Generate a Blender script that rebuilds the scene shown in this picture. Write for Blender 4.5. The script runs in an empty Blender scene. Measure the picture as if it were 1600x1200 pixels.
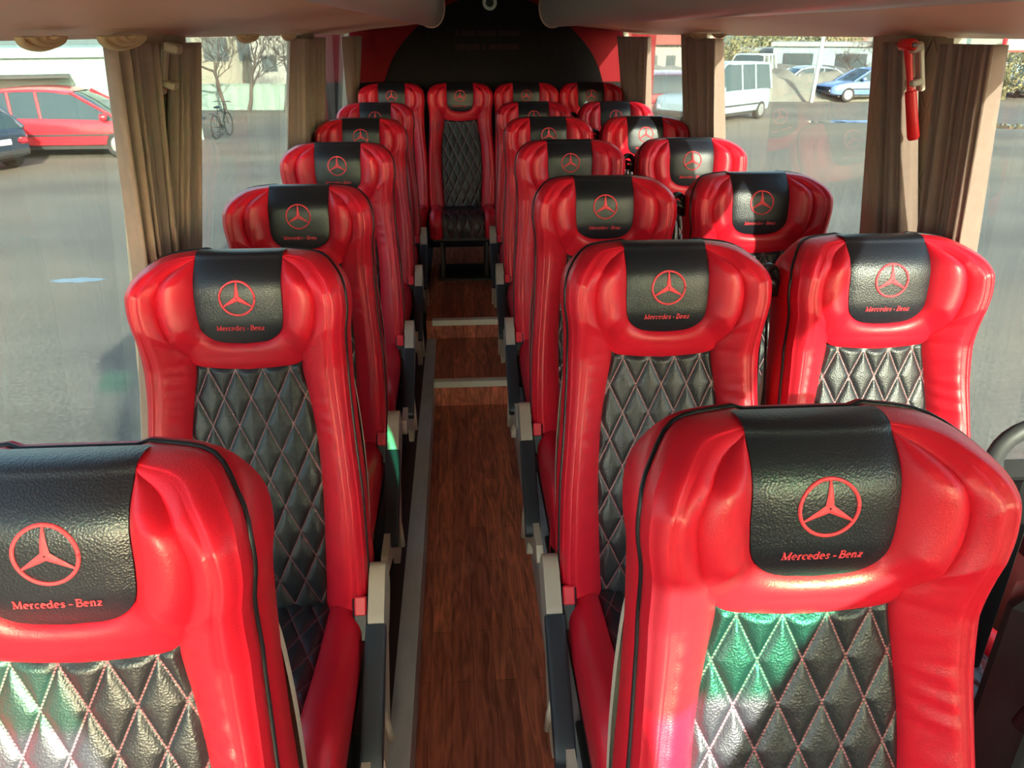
import bpy, math, random
import numpy as np
from mathutils import Vector, Matrix
R = math.radians
random.seed(7)
SC = bpy.context.scene
COL = SC.collection

# ------------------------------------------------------------------ camera, sky, sun, exposure
CAM = (0.0, 0.0, 1.69); PITCH = 24.6; YAW = 3.8; FPX = 1200.0
cd = bpy.data.cameras.new('camera'); cam = bpy.data.objects.new('camera', cd); COL.objects.link(cam)
cam.location = CAM; cam.rotation_euler = (R(90 - PITCH), 0, R(-YAW))
cd.sensor_width = 36; cd.lens = 36 * FPX / 1600; cd.clip_start = 0.02; cd.clip_end = 2000
SC.camera = cam
SUN_AZ, SUN_EL = 17.0, 20.0           # degrees to the right of straight ahead of the bus front, elevation
w = bpy.data.worlds.new('sky'); SC.world = w; w.use_nodes = True
nt = w.node_tree; bg = nt.nodes['Background']
sk = nt.nodes.new('ShaderNodeTexSky'); sk.sky_type = 'NISHITA'; sk.sun_disc = False
sk.sun_elevation = R(SUN_EL); sk.sun_rotation = R(180 - SUN_AZ); sk.air_density = 1.0; sk.dust_density = 2.0; sk.ozone_density = 1.0
nt.links.new(sk.outputs[0], bg.inputs[0]); bg.inputs[1].default_value = 0.62
sd = bpy.data.lights.new('sun', 'SUN'); sun = bpy.data.objects.new('sun', sd); COL.objects.link(sun)
sd.energy = 12.0; sd.angle = R(0.53); sd.color = (1.0, 0.93, 0.82)
# vector from scene towards the sun: front of the bus is -Y, right of the picture is +X
sv = Vector((math.sin(R(SUN_AZ)) * math.cos(R(SUN_EL)), -math.cos(R(SUN_AZ)) * math.cos(R(SUN_EL)), math.sin(R(SUN_EL))))
sun.rotation_euler = sv.to_track_quat('Z', 'Y').to_euler(); sun.location = sv * 30
SC.view_settings.view_transform = 'Standard'; SC.view_settings.look = 'None'
SC.view_settings.gamma = 1; SC.view_settings.use_curve_mapping = False
SC.view_settings.exposure = 2.1
SC.cycles.use_denoising = True
SC.cycles.max_bounces = 10; SC.cycles.diffuse_bounces = 6; SC.cycles.transparent_max_bounces = 24
SC.cycles.sample_clamp_indirect = 6

# heights
ZF = 0.0; ZP = 0.13; ZR = 0.235; ZG = -1.26; EYE = CAM[2]
XC = 0.21                                   # centre line of the bus

_c, _s = math.cos(R(YAW)), math.sin(R(YAW))
def ray(px, py):
    x = (px - 800) / FPX; y = (py - 600) / FPX
    p = R(PITCH)
    fwd = math.cos(p) - y * math.sin(p); dn = math.sin(p) + y * math.cos(p)
    return Vector((x * _c + fwd * _s, -x * _s + fwd * _c, -dn))
def on_z(px, py, z):
    d = ray(px, py); t = (z - EYE) / d.z
    return Vector(CAM) + d * t
def on_y(px, py, Y):
    d = ray(px, py); return Vector(CAM) + d * (Y / d.y)
def wallx(side, z, inset=0.0):              # leaning side walls
    k = 0.12 * (EYE - z)
    return (XC - 0.91 - k + inset) if side < 0 else (XC + 0.91 + k - inset)
def on_wall(px, py, side, inset=0.0):
    d = ray(px, py); x0 = wallx(side, EYE, inset)
    # X = x0 + side*0.12*(EYE-z);  z = EYE + t dz
    t = x0 / (d.x + side * 0.12 * d.z)
    return Vector(CAM) + d * t

# ------------------------------------------------------------------ helpers
def new_mesh(name, V, F, mat=None, parent=None, smooth=True, uv=None, sharp=None):
    me = bpy.data.meshes.new(name)
    me.from_pydata([tuple(v) for v in V], [], [tuple(f) for f in F]); me.update()
    if smooth: me.polygons.foreach_set('use_smooth', [True] * len(me.polygons))
    if uv is not None:
        ul = me.uv_layers.new(name='uv')
        idx = np.zeros(len(me.loops), dtype=np.int32); me.loops.foreach_get('vertex_index', idx)
        ul.data.foreach_set('uv', np.asarray(uv, dtype=np.float32)[idx].ravel())
    if sharp is not None: me.set_sharp_from_angle(angle=R(sharp))
    if mat: me.materials.append(mat)
    o = bpy.data.objects.new(name, me); COL.objects.link(o)
    if parent: o.parent = parent
    return o
def tag(o, label=None, cat=None, group=None, kind=None):
    if label: o['label'] = label
    if cat: o['category'] = cat
    if group: o['group'] = group
    if kind: o['kind'] = kind
    return o
def empty(name, loc=(0, 0, 0), rz=0.0, parent=None):
    o = bpy.data.objects.new(name, None); COL.objects.link(o); o.empty_display_size = 0.1
    o.location = loc; o.rotation_euler = (0, 0, rz)
    if parent: o.parent = parent
    return o
def children(o): return [c for c in bpy.data.objects if c.parent == o]
def copy_tree(o, parent=None):
    c = o.copy(); COL.objects.link(c); c.parent = parent
    for ch in children(o): copy_tree(ch, c)
    return c

class MB:
    """collects shapes into one mesh"""
    def __init__(s): s.V = []; s.F = []
    def add(s, V, F):
        b = len(s.V); s.V += [tuple(v) for v in V]; s.F += [tuple(i + b for i in f) for f in F]; return s
    def box(s, x0, x1, y0, y1, z0, z1, M=None, bev=0.0):
        if bev > 0:
            b = min(bev, abs(x1 - x0) * .49, abs(y1 - y0) * .49, abs(z1 - z0) * .49)
            V = []; ids = {}
            for sx in (0, 1):
                for sy in (0, 1):
                    for sz in (0, 1):
                        cx, cy, cz = (x0, x1)[sx], (y0, y1)[sy], (z0, z1)[sz]
                        ix, iy, iz = (1, -1)[sx] * b, (1, -1)[sy] * b, (1, -1)[sz] * b
                        ids[sx, sy, sz, 0] = len(V); V.append((cx, cy + iy, cz + iz))
                        ids[sx, sy, sz, 1] = len(V); V.append((cx + ix, cy, cz + iz))
                        ids[sx, sy, sz, 2] = len(V); V.append((cx + ix, cy + iy, cz))
            F = []
            g = lambda a, b_, c, k: ids[a, b_, c, k]
            for q in (0, 1):
                F.append((g(q, 0, 0, 0), g(q, 1, 0, 0), g(q, 1, 1, 0), g(q, 0, 1, 0)))
                F.append((g(0, q, 0, 1), g(1, q, 0, 1), g(1, q, 1, 1), g(0, q, 1, 1)))
                F.append((g(0, 0, q, 2), g(1, 0, q, 2), g(1, 1, q, 2), g(0, 1, q, 2)))
            for a in (0, 1):
                for c in (0, 1):
                    F.append((g(a, c, 0, 0), g(a, c, 1, 0), g(a, c, 1, 1), g(a, c, 0, 1)))
                    F.append((g(a, 0, c, 0), g(a, 1, c, 0), g(a, 1, c, 2), g(a, 0, c, 2)))
                    F.append((g(0, a, c, 1), g(1, a, c, 1), g(1, a, c, 2), g(0, a, c, 2)))
            for a in (0, 1):
                for c in (0, 1):
                    for d in (0, 1):
                        F.append((g(a, c, d, 0), g(a, c, d, 1), g(a, c, d, 2)))
        else:
            V = [(x, y, z) for x in (x0, x1) for y in (y0, y1) for z in (z0, z1)]
            F = [(0, 1, 3, 2), (4, 6, 7, 5), (0, 4, 5, 1), (2, 3, 7, 6), (0, 2, 6, 4), (1, 5, 7, 3)]
        if M is not None: V = [M @ Vector(v) for v in V]
        return s.add(V, F)
    def tube(s, pts, r, n=8, closed=False, cap=True, flat=None):
        pts = [Vector(p) for p in pts]; m = len(pts)
        rs = r if isinstance(r, (list, tuple)) else [r] * m
        V = []; up = None
        for i, p in enumerate(pts):
            a = pts[(i - 1) % m] if (closed or i > 0) else p
            b = pts[(i + 1) % m] if (closed or i < m - 1) else p
            t = (b - a).normalized()
            if up is None:
                up = Vector((0, 0, 1)) if abs(t.z) < .9 else Vector((1, 0, 0))
            u = t.cross(up); 
            if u.length < 1e-6: u = t.cross(Vector((0, 1, 0)))
            u.normalize(); v = u.cross(t).normalized(); up = v
            fu, fv = flat if flat else (1, 1)
            for k in range(n):
                q = 2 * math.pi * k / n
                V.append(p + u * math.cos(q) * rs[i] * fu + v * math.sin(q) * rs[i] * fv)
        F = []
        for i in range(m if closed else m - 1):
            j = (i + 1) % m
            for k in range(n):
                l = (k + 1) % n
                F.append((i * n + k, i * n + l, j * n + l, j * n + k))
        if cap and not closed:
            F.append(tuple(range(n))[::-1]); F.append(tuple((m - 1) * n + k for k in range(n)))
        return s.add(V, F)
    def prism(s, poly, a, b, axis='x'):
        """2-D polygon extruded along an axis from a to b"""
        n = len(poly)
        def P(p, q):
            return {'x': (q, p[0], p[1]), 'y': (p[0], q, p[1]), 'z': (p[0], p[1], q)}[axis]
        V = [P(p, a) for p in poly] + [P(p, b) for p in poly]
        F = [tuple(range(n))[::-1], tuple(range(n, 2 * n))] + [(i, (i + 1) % n, n + (i + 1) % n, n + i) for i in range(n)]
        return s.add(V, F)
    def lathe(s, prof, c, axis='z', n=20):
        V = []; F = []; m = len(prof)
        for (r, h) in prof:
            for k in range(n):
                q = 2 * math.pi * k / n; a, b = r * math.cos(q), r * math.sin(q)
                V.append({'z': (c[0] + a, c[1] + b, c[2] + h), 'y': (c[0] + a, c[1] + h, c[2] + b), 'x': (c[0] + h, c[1] + a, c[2] + b)}[axis])
        for i in range(m - 1):
            for k in range(n):
                l = (k + 1) % n; F.append((i * n + k, i * n + l, (i + 1) * n + l, (i + 1) * n + k))
        F.append(tuple(range(n))[::-1]); F.append(tuple((m - 1) * n + k for k in range(n)))
        return s.add(V, F)
    def build(s, name, mat, parent=None, smooth=False, sharp=None):
        return new_mesh(name, s.V, s.F, mat, parent, smooth, None, sharp)

def gridmesh(fn, nu, nv):
    V = []; F = []
    for i in range(nu + 1):
        for j in range(nv + 1):
            V.append(fn(i / nu, j / nv))
    for i in range(nu):
        for j in range(nv):
            a = i * (nv + 1) + j; F.append((a, a + 1, a + nv + 2, a + nv + 1))
    return V, F
def crom(pts, per=8):
    P = np.array(pts, float); out = []
    for i in range(len(P) - 1):
        p0 = P[i - 1] if i > 0 else 2 * P[0] - P[1]; p1 = P[i]; p2 = P[i + 1]
        p3 = P[i + 2] if i + 2 < len(P) else 2 * P[-1] - P[-2]
        for k in range(per):
            t = k / per
            out.append(.5 * ((2 * p1) + (-p0 + p2) * t + (2 * p0 - 5 * p1 + 4 * p2 - p3) * t * t + (-p0 + 3 * p1 - 3 * p2 + p3) * t ** 3))
    out.append(P[-1]); return np.array(out)
def resample(P, n):
    P = np.asarray(P, float); d = np.r_[0, np.cumsum(np.linalg.norm(np.diff(P, axis=0), axis=1))]
    q = np.linspace(0, d[-1], n)
    return np.stack([np.interp(q, d, P[:, k]) for k in range(P.shape[1])], 1)

# ------------------------------------------------------------------ materials
def mat(name, col, rough=.5, metal=0.0, spec=.5, noise=None, bump=None, coat=0.0, trans=None, coord='Object', sheen=0):
    """noise=(scale, second colour, amount[, stretch]); bump=(scale, strength, kind[, distance])"""
    m = bpy.data.materials.new(name); m.use_nodes = True
    n = m.node_tree.nodes; l = m.node_tree.links; b = n['Principled BSDF']
    b.inputs['Base Color'].default_value = (*col, 1); b.inputs['Roughness'].default_value = rough
    b.inputs['Metallic'].default_value = metal; b.inputs['Specular IOR Level'].default_value = spec
    b.inputs['Coat Weight'].default_value = coat; b.inputs['Coat Roughness'].default_value = .15
    if sheen: b.inputs['Sheen Weight'].default_value = sheen
    tc = n.new('ShaderNodeTexCoord')
    if noise:
        mp = n.new('ShaderNodeMapping'); l.new(tc.outputs[coord], mp.inputs[0])
        if len(noise) > 3: mp.inputs['Scale'].default_value = noise[3]
        t = n.new('ShaderNodeTexNoise'); t.inputs['Scale'].default_value = noise[0]; t.inputs['Detail'].default_value = 5
        l.new(mp.outputs[0], t.inputs[0])
        cr = n.new('ShaderNodeValToRGB'); cr.color_ramp.elements[0].position = .35; cr.color_ramp.elements[1].position = .65
        cr.color_ramp.elements[0].color = (*col, 1)
        c2 = tuple(col[i] * (1 - noise[2]) + noise[1][i] * noise[2] for i in range(3)); cr.color_ramp.elements[1].color = (*c2, 1)
        l.new(t.outputs['Fac'], cr.inputs[0]); l.new(cr.outputs[0], b.inputs['Base Color'])
    if bump:
        if bump[2] == 'voronoi':
            t = n.new('ShaderNodeTexVoronoi'); t.feature = 'F1'; t.inputs['Scale'].default_value = bump[0]; out = t.outputs['Distance']
        elif bump[2] == 'wave':
            t = n.new('ShaderNodeTexWave'); t.inputs['Scale'].default_value = bump[0]; out = t.outputs['Fac']
        else:
            t = n.new('ShaderNodeTexNoise'); t.inputs['Scale'].default_value = bump[0]; t.inputs['Detail'].default_value = 4; out = t.outputs['Fac']
        l.new(tc.outputs[coord], t.inputs[0])
        bp = n.new('ShaderNodeBump'); bp.inputs['Strength'].default_value = bump[1]; bp.inputs['Distance'].default_value = bump[3] if len(bump) > 3 else .001
        l.new(out, bp.inputs['Height']); l.new(bp.outputs[0], b.inputs['Normal'])
    return m

RED = (.61, .008, .024)
M = {}
M['red'] = mat('red_leather', RED, .40, spec=.5, bump=(420, .35, 'voronoi', .0006))
M['black'] = mat('black_leather', (.009, .010, .016), .36, spec=.6, bump=(380, .5, 'voronoi', .0008))
M['thread'] = mat('red_thread', (.80, .05, .07), .6, bump=(900, .4, 'noise'))
M['piping'] = mat('black_piping', (.006, .006, .009), .45)
M['beige'] = mat('beige_plastic', (.62, .54, .42), .45, bump=(300, .08, 'noise'))
M['taupe'] = mat('taupe_plastic', (.40, .33, .26), .45, bump=(300, .08, 'noise'))
M['pad'] = mat('dark_grey_rubber', (.020, .023, .030), .5, bump=(600, .2, 'noise'))
M['buckle_red'] = mat('red_plastic', (.7, .02, .04), .35)
M['dark_metal'] = mat('dark_painted_metal', (.03, .028, .026), .5)
M['blackp'] = mat('black_plastic', (.01, .01, .012), .4)
M['belt'] = mat('black_webbing', (.02, .021, .026), .55, bump=(260, .6, 'wave'))
M['steel'] = mat('steel', (.45, .45, .44), .35, metal=.9)
M['alu'] = mat('aluminium_strip', (.60, .60, .59), .42, metal=.15, noise=(9, (.45, .46, .47), .5, (3, 1, 1)))

def quilt_mat():
    m = mat('quilted_black_leather', (.011, .012, .018), .40, spec=.65)
    n = m.node_tree.nodes; l = m.node_tree.links; b = n['Principled BSDF']
    uv = n.new('ShaderNodeUVMap'); uv.uv_map = 'uv'
    sp = n.new('ShaderNodeSeparateXYZ'); l.new(uv.outputs[0], sp.inputs[0])
    def mth(op, a, c=None):
        x = n.new('ShaderNodeMath'); x.operation = op
        for i, v in enumerate((a, c)):
            if v is None: continue
            if isinstance(v, (int, float)): x.inputs[i].default_value = v
            else: l.new(v, x.inputs[i])
        return x.outputs[0]
    dist = []
    for sg in ('ADD', 'SUBTRACT'):
        a = mth(sg, sp.outputs[0], sp.outputs[1])
        f = mth('FRACT', a); d = mth('ABSOLUTE', mth('SUBTRACT', f, .5)); dist.append(mth('SUBTRACT', .5, d))
    mn = mth('MINIMUM', dist[0], dist[1])
    line = mth('LESS_THAN', mn, .022)
    dash = mth('GREATER_THAN', mth('FRACT', mth('MULTIPLY', sp.outputs[1], 26.0)), .3)
    k = mth('MULTIPLY', line, dash)
    mx = n.new('ShaderNodeMix'); mx.data_type = 'RGBA'; l.new(k, mx.inputs['Factor'])
    mx.inputs['A'].default_value = (.013, .014, .018, 1); mx.inputs['B'].default_value = (.33, .09, .11, 1)
    l.new(mx.outputs['Result'], b.inputs['Base Color'])
    tc = n.new('ShaderNodeTexCoord'); v = n.new('ShaderNodeTexVoronoi'); v.inputs['Scale'].default_value = 380; l.new(tc.outputs['Object'], v.inputs[0])
    bp = n.new('ShaderNodeBump'); bp.inputs['Strength'].default_value = .5; bp.inputs['Distance'].default_value = .0008
    l.new(v.outputs['Distance'], bp.inputs['Height']); l.new(bp.outputs[0], b.inputs['Normal'])
    return m
M['quilt'] = quilt_mat()

def wood_mat():
    m = mat('wood_planks', (.1, .03, .02), .42, spec=.4)
    n = m.node_tree.nodes; l = m.node_tree.links; b = n['Principled BSDF']
    tc = n.new('ShaderNodeTexCoord')
    mp = n.new('ShaderNodeMapping'); l.new(tc.outputs['Object'], mp.inputs[0]); mp.inputs['Rotation'].default_value = (0, 0, R(90))
    br = n.new('ShaderNodeTexBrick'); l.new(mp.outputs[0], br.inputs[0])
    br.inputs['Scale'].default_value = 1; br.inputs['Brick Width'].default_value = .55; br.inputs['Row Height'].default_value = .062
    br.inputs['Mortar Size'].default_value = .0006; br.offset = .37
    br.inputs['Color1'].default_value = (.66, .20, .11, 1); br.inputs['Color2'].default_value = (.42, .12, .075, 1); br.inputs['Mortar'].default_value = (.05, .018, .012, 1)
    mp2 = n.new('ShaderNodeMapping'); l.new(tc.outputs['Object'], mp2.inputs[0]); mp2.inputs['Scale'].default_value = (22, 2.2, 6)
    ns = n.new('ShaderNodeTexNoise'); ns.inputs['Scale'].default_value = 2; ns.inputs['Detail'].default_value = 8; ns.inputs['Distortion'].default_value = 1.6; l.new(mp2.outputs[0], ns.inputs[0])
    cr = n.new('ShaderNodeValToRGB'); cr.color_ramp.elements[0].position = .35; cr.color_ramp.elements[1].position = .7
    cr.color_ramp.elements[0].color = (.55, .5, .48, 1); cr.color_ramp.elements[1].color = (1.35, 1.3, 1.2, 1); l.new(ns.outputs['Fac'], cr.inputs[0])
    mx = n.new('ShaderNodeMix'); mx.data_type = 'RGBA'; mx.blend_type = 'MULTIPLY'; mx.inputs['Factor'].default_value = 1
    l.new(br.outputs['Color'], mx.inputs['A']); l.new(cr.outputs[0], mx.inputs['B']); l.new(mx.outputs['Result'], b.inputs['Base Color'])
    return m
M['wood'] = wood_mat()

def glass_mat(name, tint, haze=0.0, refl=.06):
    m = bpy.data.materials.new(name); m.use_nodes = True; n = m.node_tree.nodes; l = m.node_tree.links
    n.clear(); out = n.new('ShaderNodeOutputMaterial')
    tr = n.new('ShaderNodeBsdfTransparent'); tr.inputs[0].default_value = (*tint, 1)
    gl = n.new('ShaderNodeBsdfGlossy'); gl.inputs['Roughness'].default_value = .03; gl.inputs[0].default_value = (.9, .95, 1, 1)
    lw = n.new('ShaderNodeLayerWeight'); lw.inputs[0].default_value = .5
    pw = n.new('ShaderNodeMath'); pw.operation = 'POWER'; pw.inputs[1].default_value = 5; l.new(lw.outputs['Facing'], pw.inputs[0])
    ma = n.new('ShaderNodeMath'); ma.operation = 'MULTIPLY_ADD'; ma.inputs[1].default_value = .5; ma.inputs[2].default_value = .035; l.new(pw.outputs[0], ma.inputs[0])
    mx = n.new('ShaderNodeMixShader'); l.new(ma.outputs[0], mx.inputs[0]); l.new(tr.outputs[0], mx.inputs[1]); l.new(gl.outputs[0], mx.inputs[2])
    last = mx
    if haze:
        df = n.new('ShaderNodeBsdfDiffuse'); df.inputs[0].default_value = (.8, .85, .85, 1)
        m2 = n.new('ShaderNodeMixShader'); m2.inputs[0].default_value = haze
        l.new(mx.outputs[0], m2.inputs[1]); l.new(df.outputs[0], m2.inputs[2]); last = m2
    l.new(last.outputs[0], out.inputs[0]); return m
M['glass'] = glass_mat('tinted_window_glass', (.44, .47, .44), .03)
M['screen'] = glass_mat('windscreen_glass', (.92, .95, .93))
M['green'] = glass_mat('green_shade_band', (.26, .85, .60))

# ------------------------------------------------------------------ SEAT
TH = R(11.4); SB, CB = math.sin(TH), math.cos(TH); ZC = .41
def bk(x, s, n):           # back frame -> seat frame
    return (x, s * SB - n * CB, ZC + s * CB + n * SB)
_n0 = crom([(-.05, .0), (.0, .004), (.15, .018), (.30, .014), (.45, .002), (.55, .0), (.65, .010), (.77, .021)], 10)
def n0(s): return float(np.interp(s, _n0[:, 0], _n0[:, 1]))
def roll(s): return -.046 * max(0.0, (s - .69) / .075) ** 2
LAD = [  # sI,xI, sM,xM, sO,xO
 (-.03, .120, -.03, .188, -.03, .211), (.10, .129, .10, .194, .10, .216), (.25, .134, .25, .191, .25, .214), (.38, .129, .38, .182, .38, .204),
 (.47, .117, .48, .172, .48, .198), (.545, .107, .55, .169, .55, .197), (.582, .129, .605, .174, .605, .199), (.63, .147, .655, .181, .658, .206),
 (.675, .150, .700, .174, .708, .200), (.714, .136, .732, .151, .744, .173), (.740, .113, .751, .125, .761, .142), (.755, .076, .761, .078, .769, .080)]
LADC = crom(LAD, 14)
W_D, H_D = .055, .118
def nMf(s): return float(np.interp(s, (-.03, .3, .46, .54, .62, .69, .73, .76), (.052, .055, .050, .052, .070, .070, .050, .022)))
def nOf(s): return nMf(s) - float(np.interp(s, (0, .5, .6, .7, .76), (.012, .012, .014, .016, .014)))
def nIf(s): return 0.002 + .046 * min(1, max(0, (s - .545) / .05)) - .032 * min(1, max(0, (s - .71) / .045))
def insert_pts():
    C0 = crom([(.085, .758), (.0845, .71), (.084, .655), (.078, .617), (.056, .596), (.024, .5885), (0, .588)], 8)
    C1 = crom([(.087, .755), (.113, .740), (.139, .714), (.153, .675), (.150, .63), (.130, .582), (.107, .545), (.06, .5355), (0, .532)], 8)
    return C0, C1
C0h, C1h = insert_pts()
def full(h, n):
    h = resample(h, n); l = h[::-1][1:].copy(); l[:, 0] *= -1
    return np.vstack([h, l])
def ins_n(x, s):           # headrest insert surface
    u = x / .085
    e = 1 - max(0, (s - .588)) / .05
    edge = .008 * max(0, abs(u)) ** 6
    low = .012 * max(0, e) ** 2
    tk = min(1, max(0, (s - .67) / .085)); tk = tk * tk * (3 - 2 * tk)
    return n0(s) + .034 - .006 * tk - edge * .5 - low - .003 * u * u + roll(s) * (.55 + .40 * tk)
def stitch_wr(x, s, sd):
    a = math.exp(-((s - .42) / .10) ** 2) + .35 * math.exp(-((s - .22) / .16) ** 2)
    ph = 2.2 * math.sin(s * 41 + 1.3 * sd) + 1.4 * math.sin(s * 23)
    return a * (.0020 * math.sin(s * 170 + 26 * (x * sd) + ph) * (.6 + .4 * math.sin(s * 29 + 2 * sd)) + .0009 * math.sin(s * 330 - 55 * x + ph * 1.7))

def cushion_path():
    return resample(crom([(.04, .395), (-.06, .402), (-.20, .412), (-.33, .436), (-.41, .447), (-.455, .436), (-.478, .405), (-.482, .35), (-.478, .31)], 8), 61)
CP = cushion_path()
CT = np.gradient(CP, axis=0); CT /= np.linalg.norm(CT, axis=1)[:, None]
CN = np.stack([CT[:, 1], -CT[:, 0]], 1); CN *= np.where(CN[:, [1]] + (-CN[:, [0]]) * .999 < 0, -1, 1)
CLEN = np.r_[0, np.cumsum(np.linalg.norm(np.diff(CP, axis=0), axis=1))]
def quiltn(x, s, amp=.0075):
    a = x / W_D + s / H_D; b = x / W_D - s / H_D
    k = 1 / math.hypot(1 / W_D, 1 / H_D)
    d = min(abs(a - round(a)), abs(b - round(b))) * k
    return amp * (1 - math.exp(-d / .0065))

def glyph_ribbons():
    """MERCEDES-style serif letters as strokes: (polyline, width) in em units, x advance"""
    T, t = .20, .10
    def arc(cx, cy, rx, ry, a0, a1, n=12):
        return [(cx + rx * math.cos(R(a0 + (a1 - a0) * i / n)), cy + ry * math.sin(R(a0 + (a1 - a0) * i / n))) for i in range(n + 1)]
    x = .66
    G = {
     'M': ([([(.12, 0), (.12, 1)], t), ([(.1, 1), (.48, .05)], T), ([(.48, .05), (.86, 1)], t), ([(.86, 0), (.86, 1)], T), ([(0, .03), (.26, .03)], t), ([(.72, .03), (1.0, .03)], t), ([(0, .97), (.2, .97)], t), ([(.8, .97), (1.0, .97)], t)], 1.1),
     'e': ([(arc(.3, .33, .24, .30, 5, 300), T * .8), ([(.08, .36), (.53, .36)], t)], .66),
     'r': ([([(.14, 0), (.14, .62)], T), (arc(.30, .42, .16, .2, 170, 40, 6), t * 1.4), ([(.02, .03), (.28, .03)], t), ([(.02, .62), (.16, .62)], t)], .52),
     'c': ([(arc(.3, .33, .24, .30, 45, 305), T * .8)], .6),
     'd': ([(arc(.28, .33, .22, .30, 30, 330), T * .8), ([(.5, 0), (.5, 1)], T), ([(.5, .03), (.62, .03)], t), ([(.38, .97), (.5, .97)], t)], .72),
     's': ([([(.44, .52), (.36, .62), (.2, .62), (.11, .52), (.16, .40), (.36, .28), (.42, .15), (.34, .04), (.16, .03), (.07, .13)], T * .7)], .56),
     'B': ([([(.15, 0), (.15, 1)], T), ([(.02, .97), (.42, .97), (.58, .88), (.58, .66), (.42, .54), (.15, .54)], t * 1.5), ([(.15, .54), (.5, .52), (.66, .40), (.66, .16), (.48, .03), (.02, .03)], t * 1.6)], .78),
     'n': ([([(.14, 0), (.14, .62)], T), ([(.14, .5), (.28, .62), (.42, .62), (.5, .5), (.5, 0)], T * .8), ([(.02, .03), (.27, .03)], t), ([(.4, .03), (.64, .03)], t), ([(.02, .62), (.16, .62)], t)], .72),
     'z': ([([(.06, .6), (.5, .6)], t * 1.3), ([(.5, .6), (.06, .04)], T), ([(.06, .04), (.52, .04)], t * 1.3)], .6),
     '-': ([([(.12, .33), (.5, .33)], T * .8)], .62), ' ': ([], .2)}
    return G
def text_ribbons(txt, width, shear=.12):
    G = glyph_ribbons(); out = []; x = 0
    for ch in txt:
        strokes, adv = G[ch]
        for pl, wd in strokes: out.append(([(px + x + shear * py, py) for px, py in pl], wd))
        x += adv
    k = width / x
    return [([((px - x / 2) * k, py * k) for px, py in pl], wd * k) for pl, wd in out]
def ribbon_mesh(mb, pl, wd, surf, h=.0012):
    pl = [Vector((a, b)) for a, b in pl]
    P = []
    for i in range(len(pl) - 1):
        n = max(1, int((pl[i + 1] - pl[i]).length / .004)); P += [pl[i].lerp(pl[i + 1], k / n) for k in range(n)]
    P.append(pl[-1]); V = []
    for i, p in enumerate(P):
        t = (P[min(i + 1, len(P) - 1)] - P[max(i - 1, 0)]).normalized(); q = Vector((-t.y, t.x)) * wd / 2
        for e, hh in ((-1, 0), (-.8, h), (.8, h), (1, 0)): V.append(surf(p.x + q.x * e, p.y + q.y * e, hh))
    F = []
    for i in range(len(P) - 1):
        for k in range(3): F.append((i * 4 + k, i * 4 + k + 1, i * 4 + k + 5, i * 4 + k + 4))
    F += [(0, 1, 2, 3), tuple((len(P) - 1) * 4 + k for k in (3, 2, 1, 0))]
    mb.add(V, F)

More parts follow.
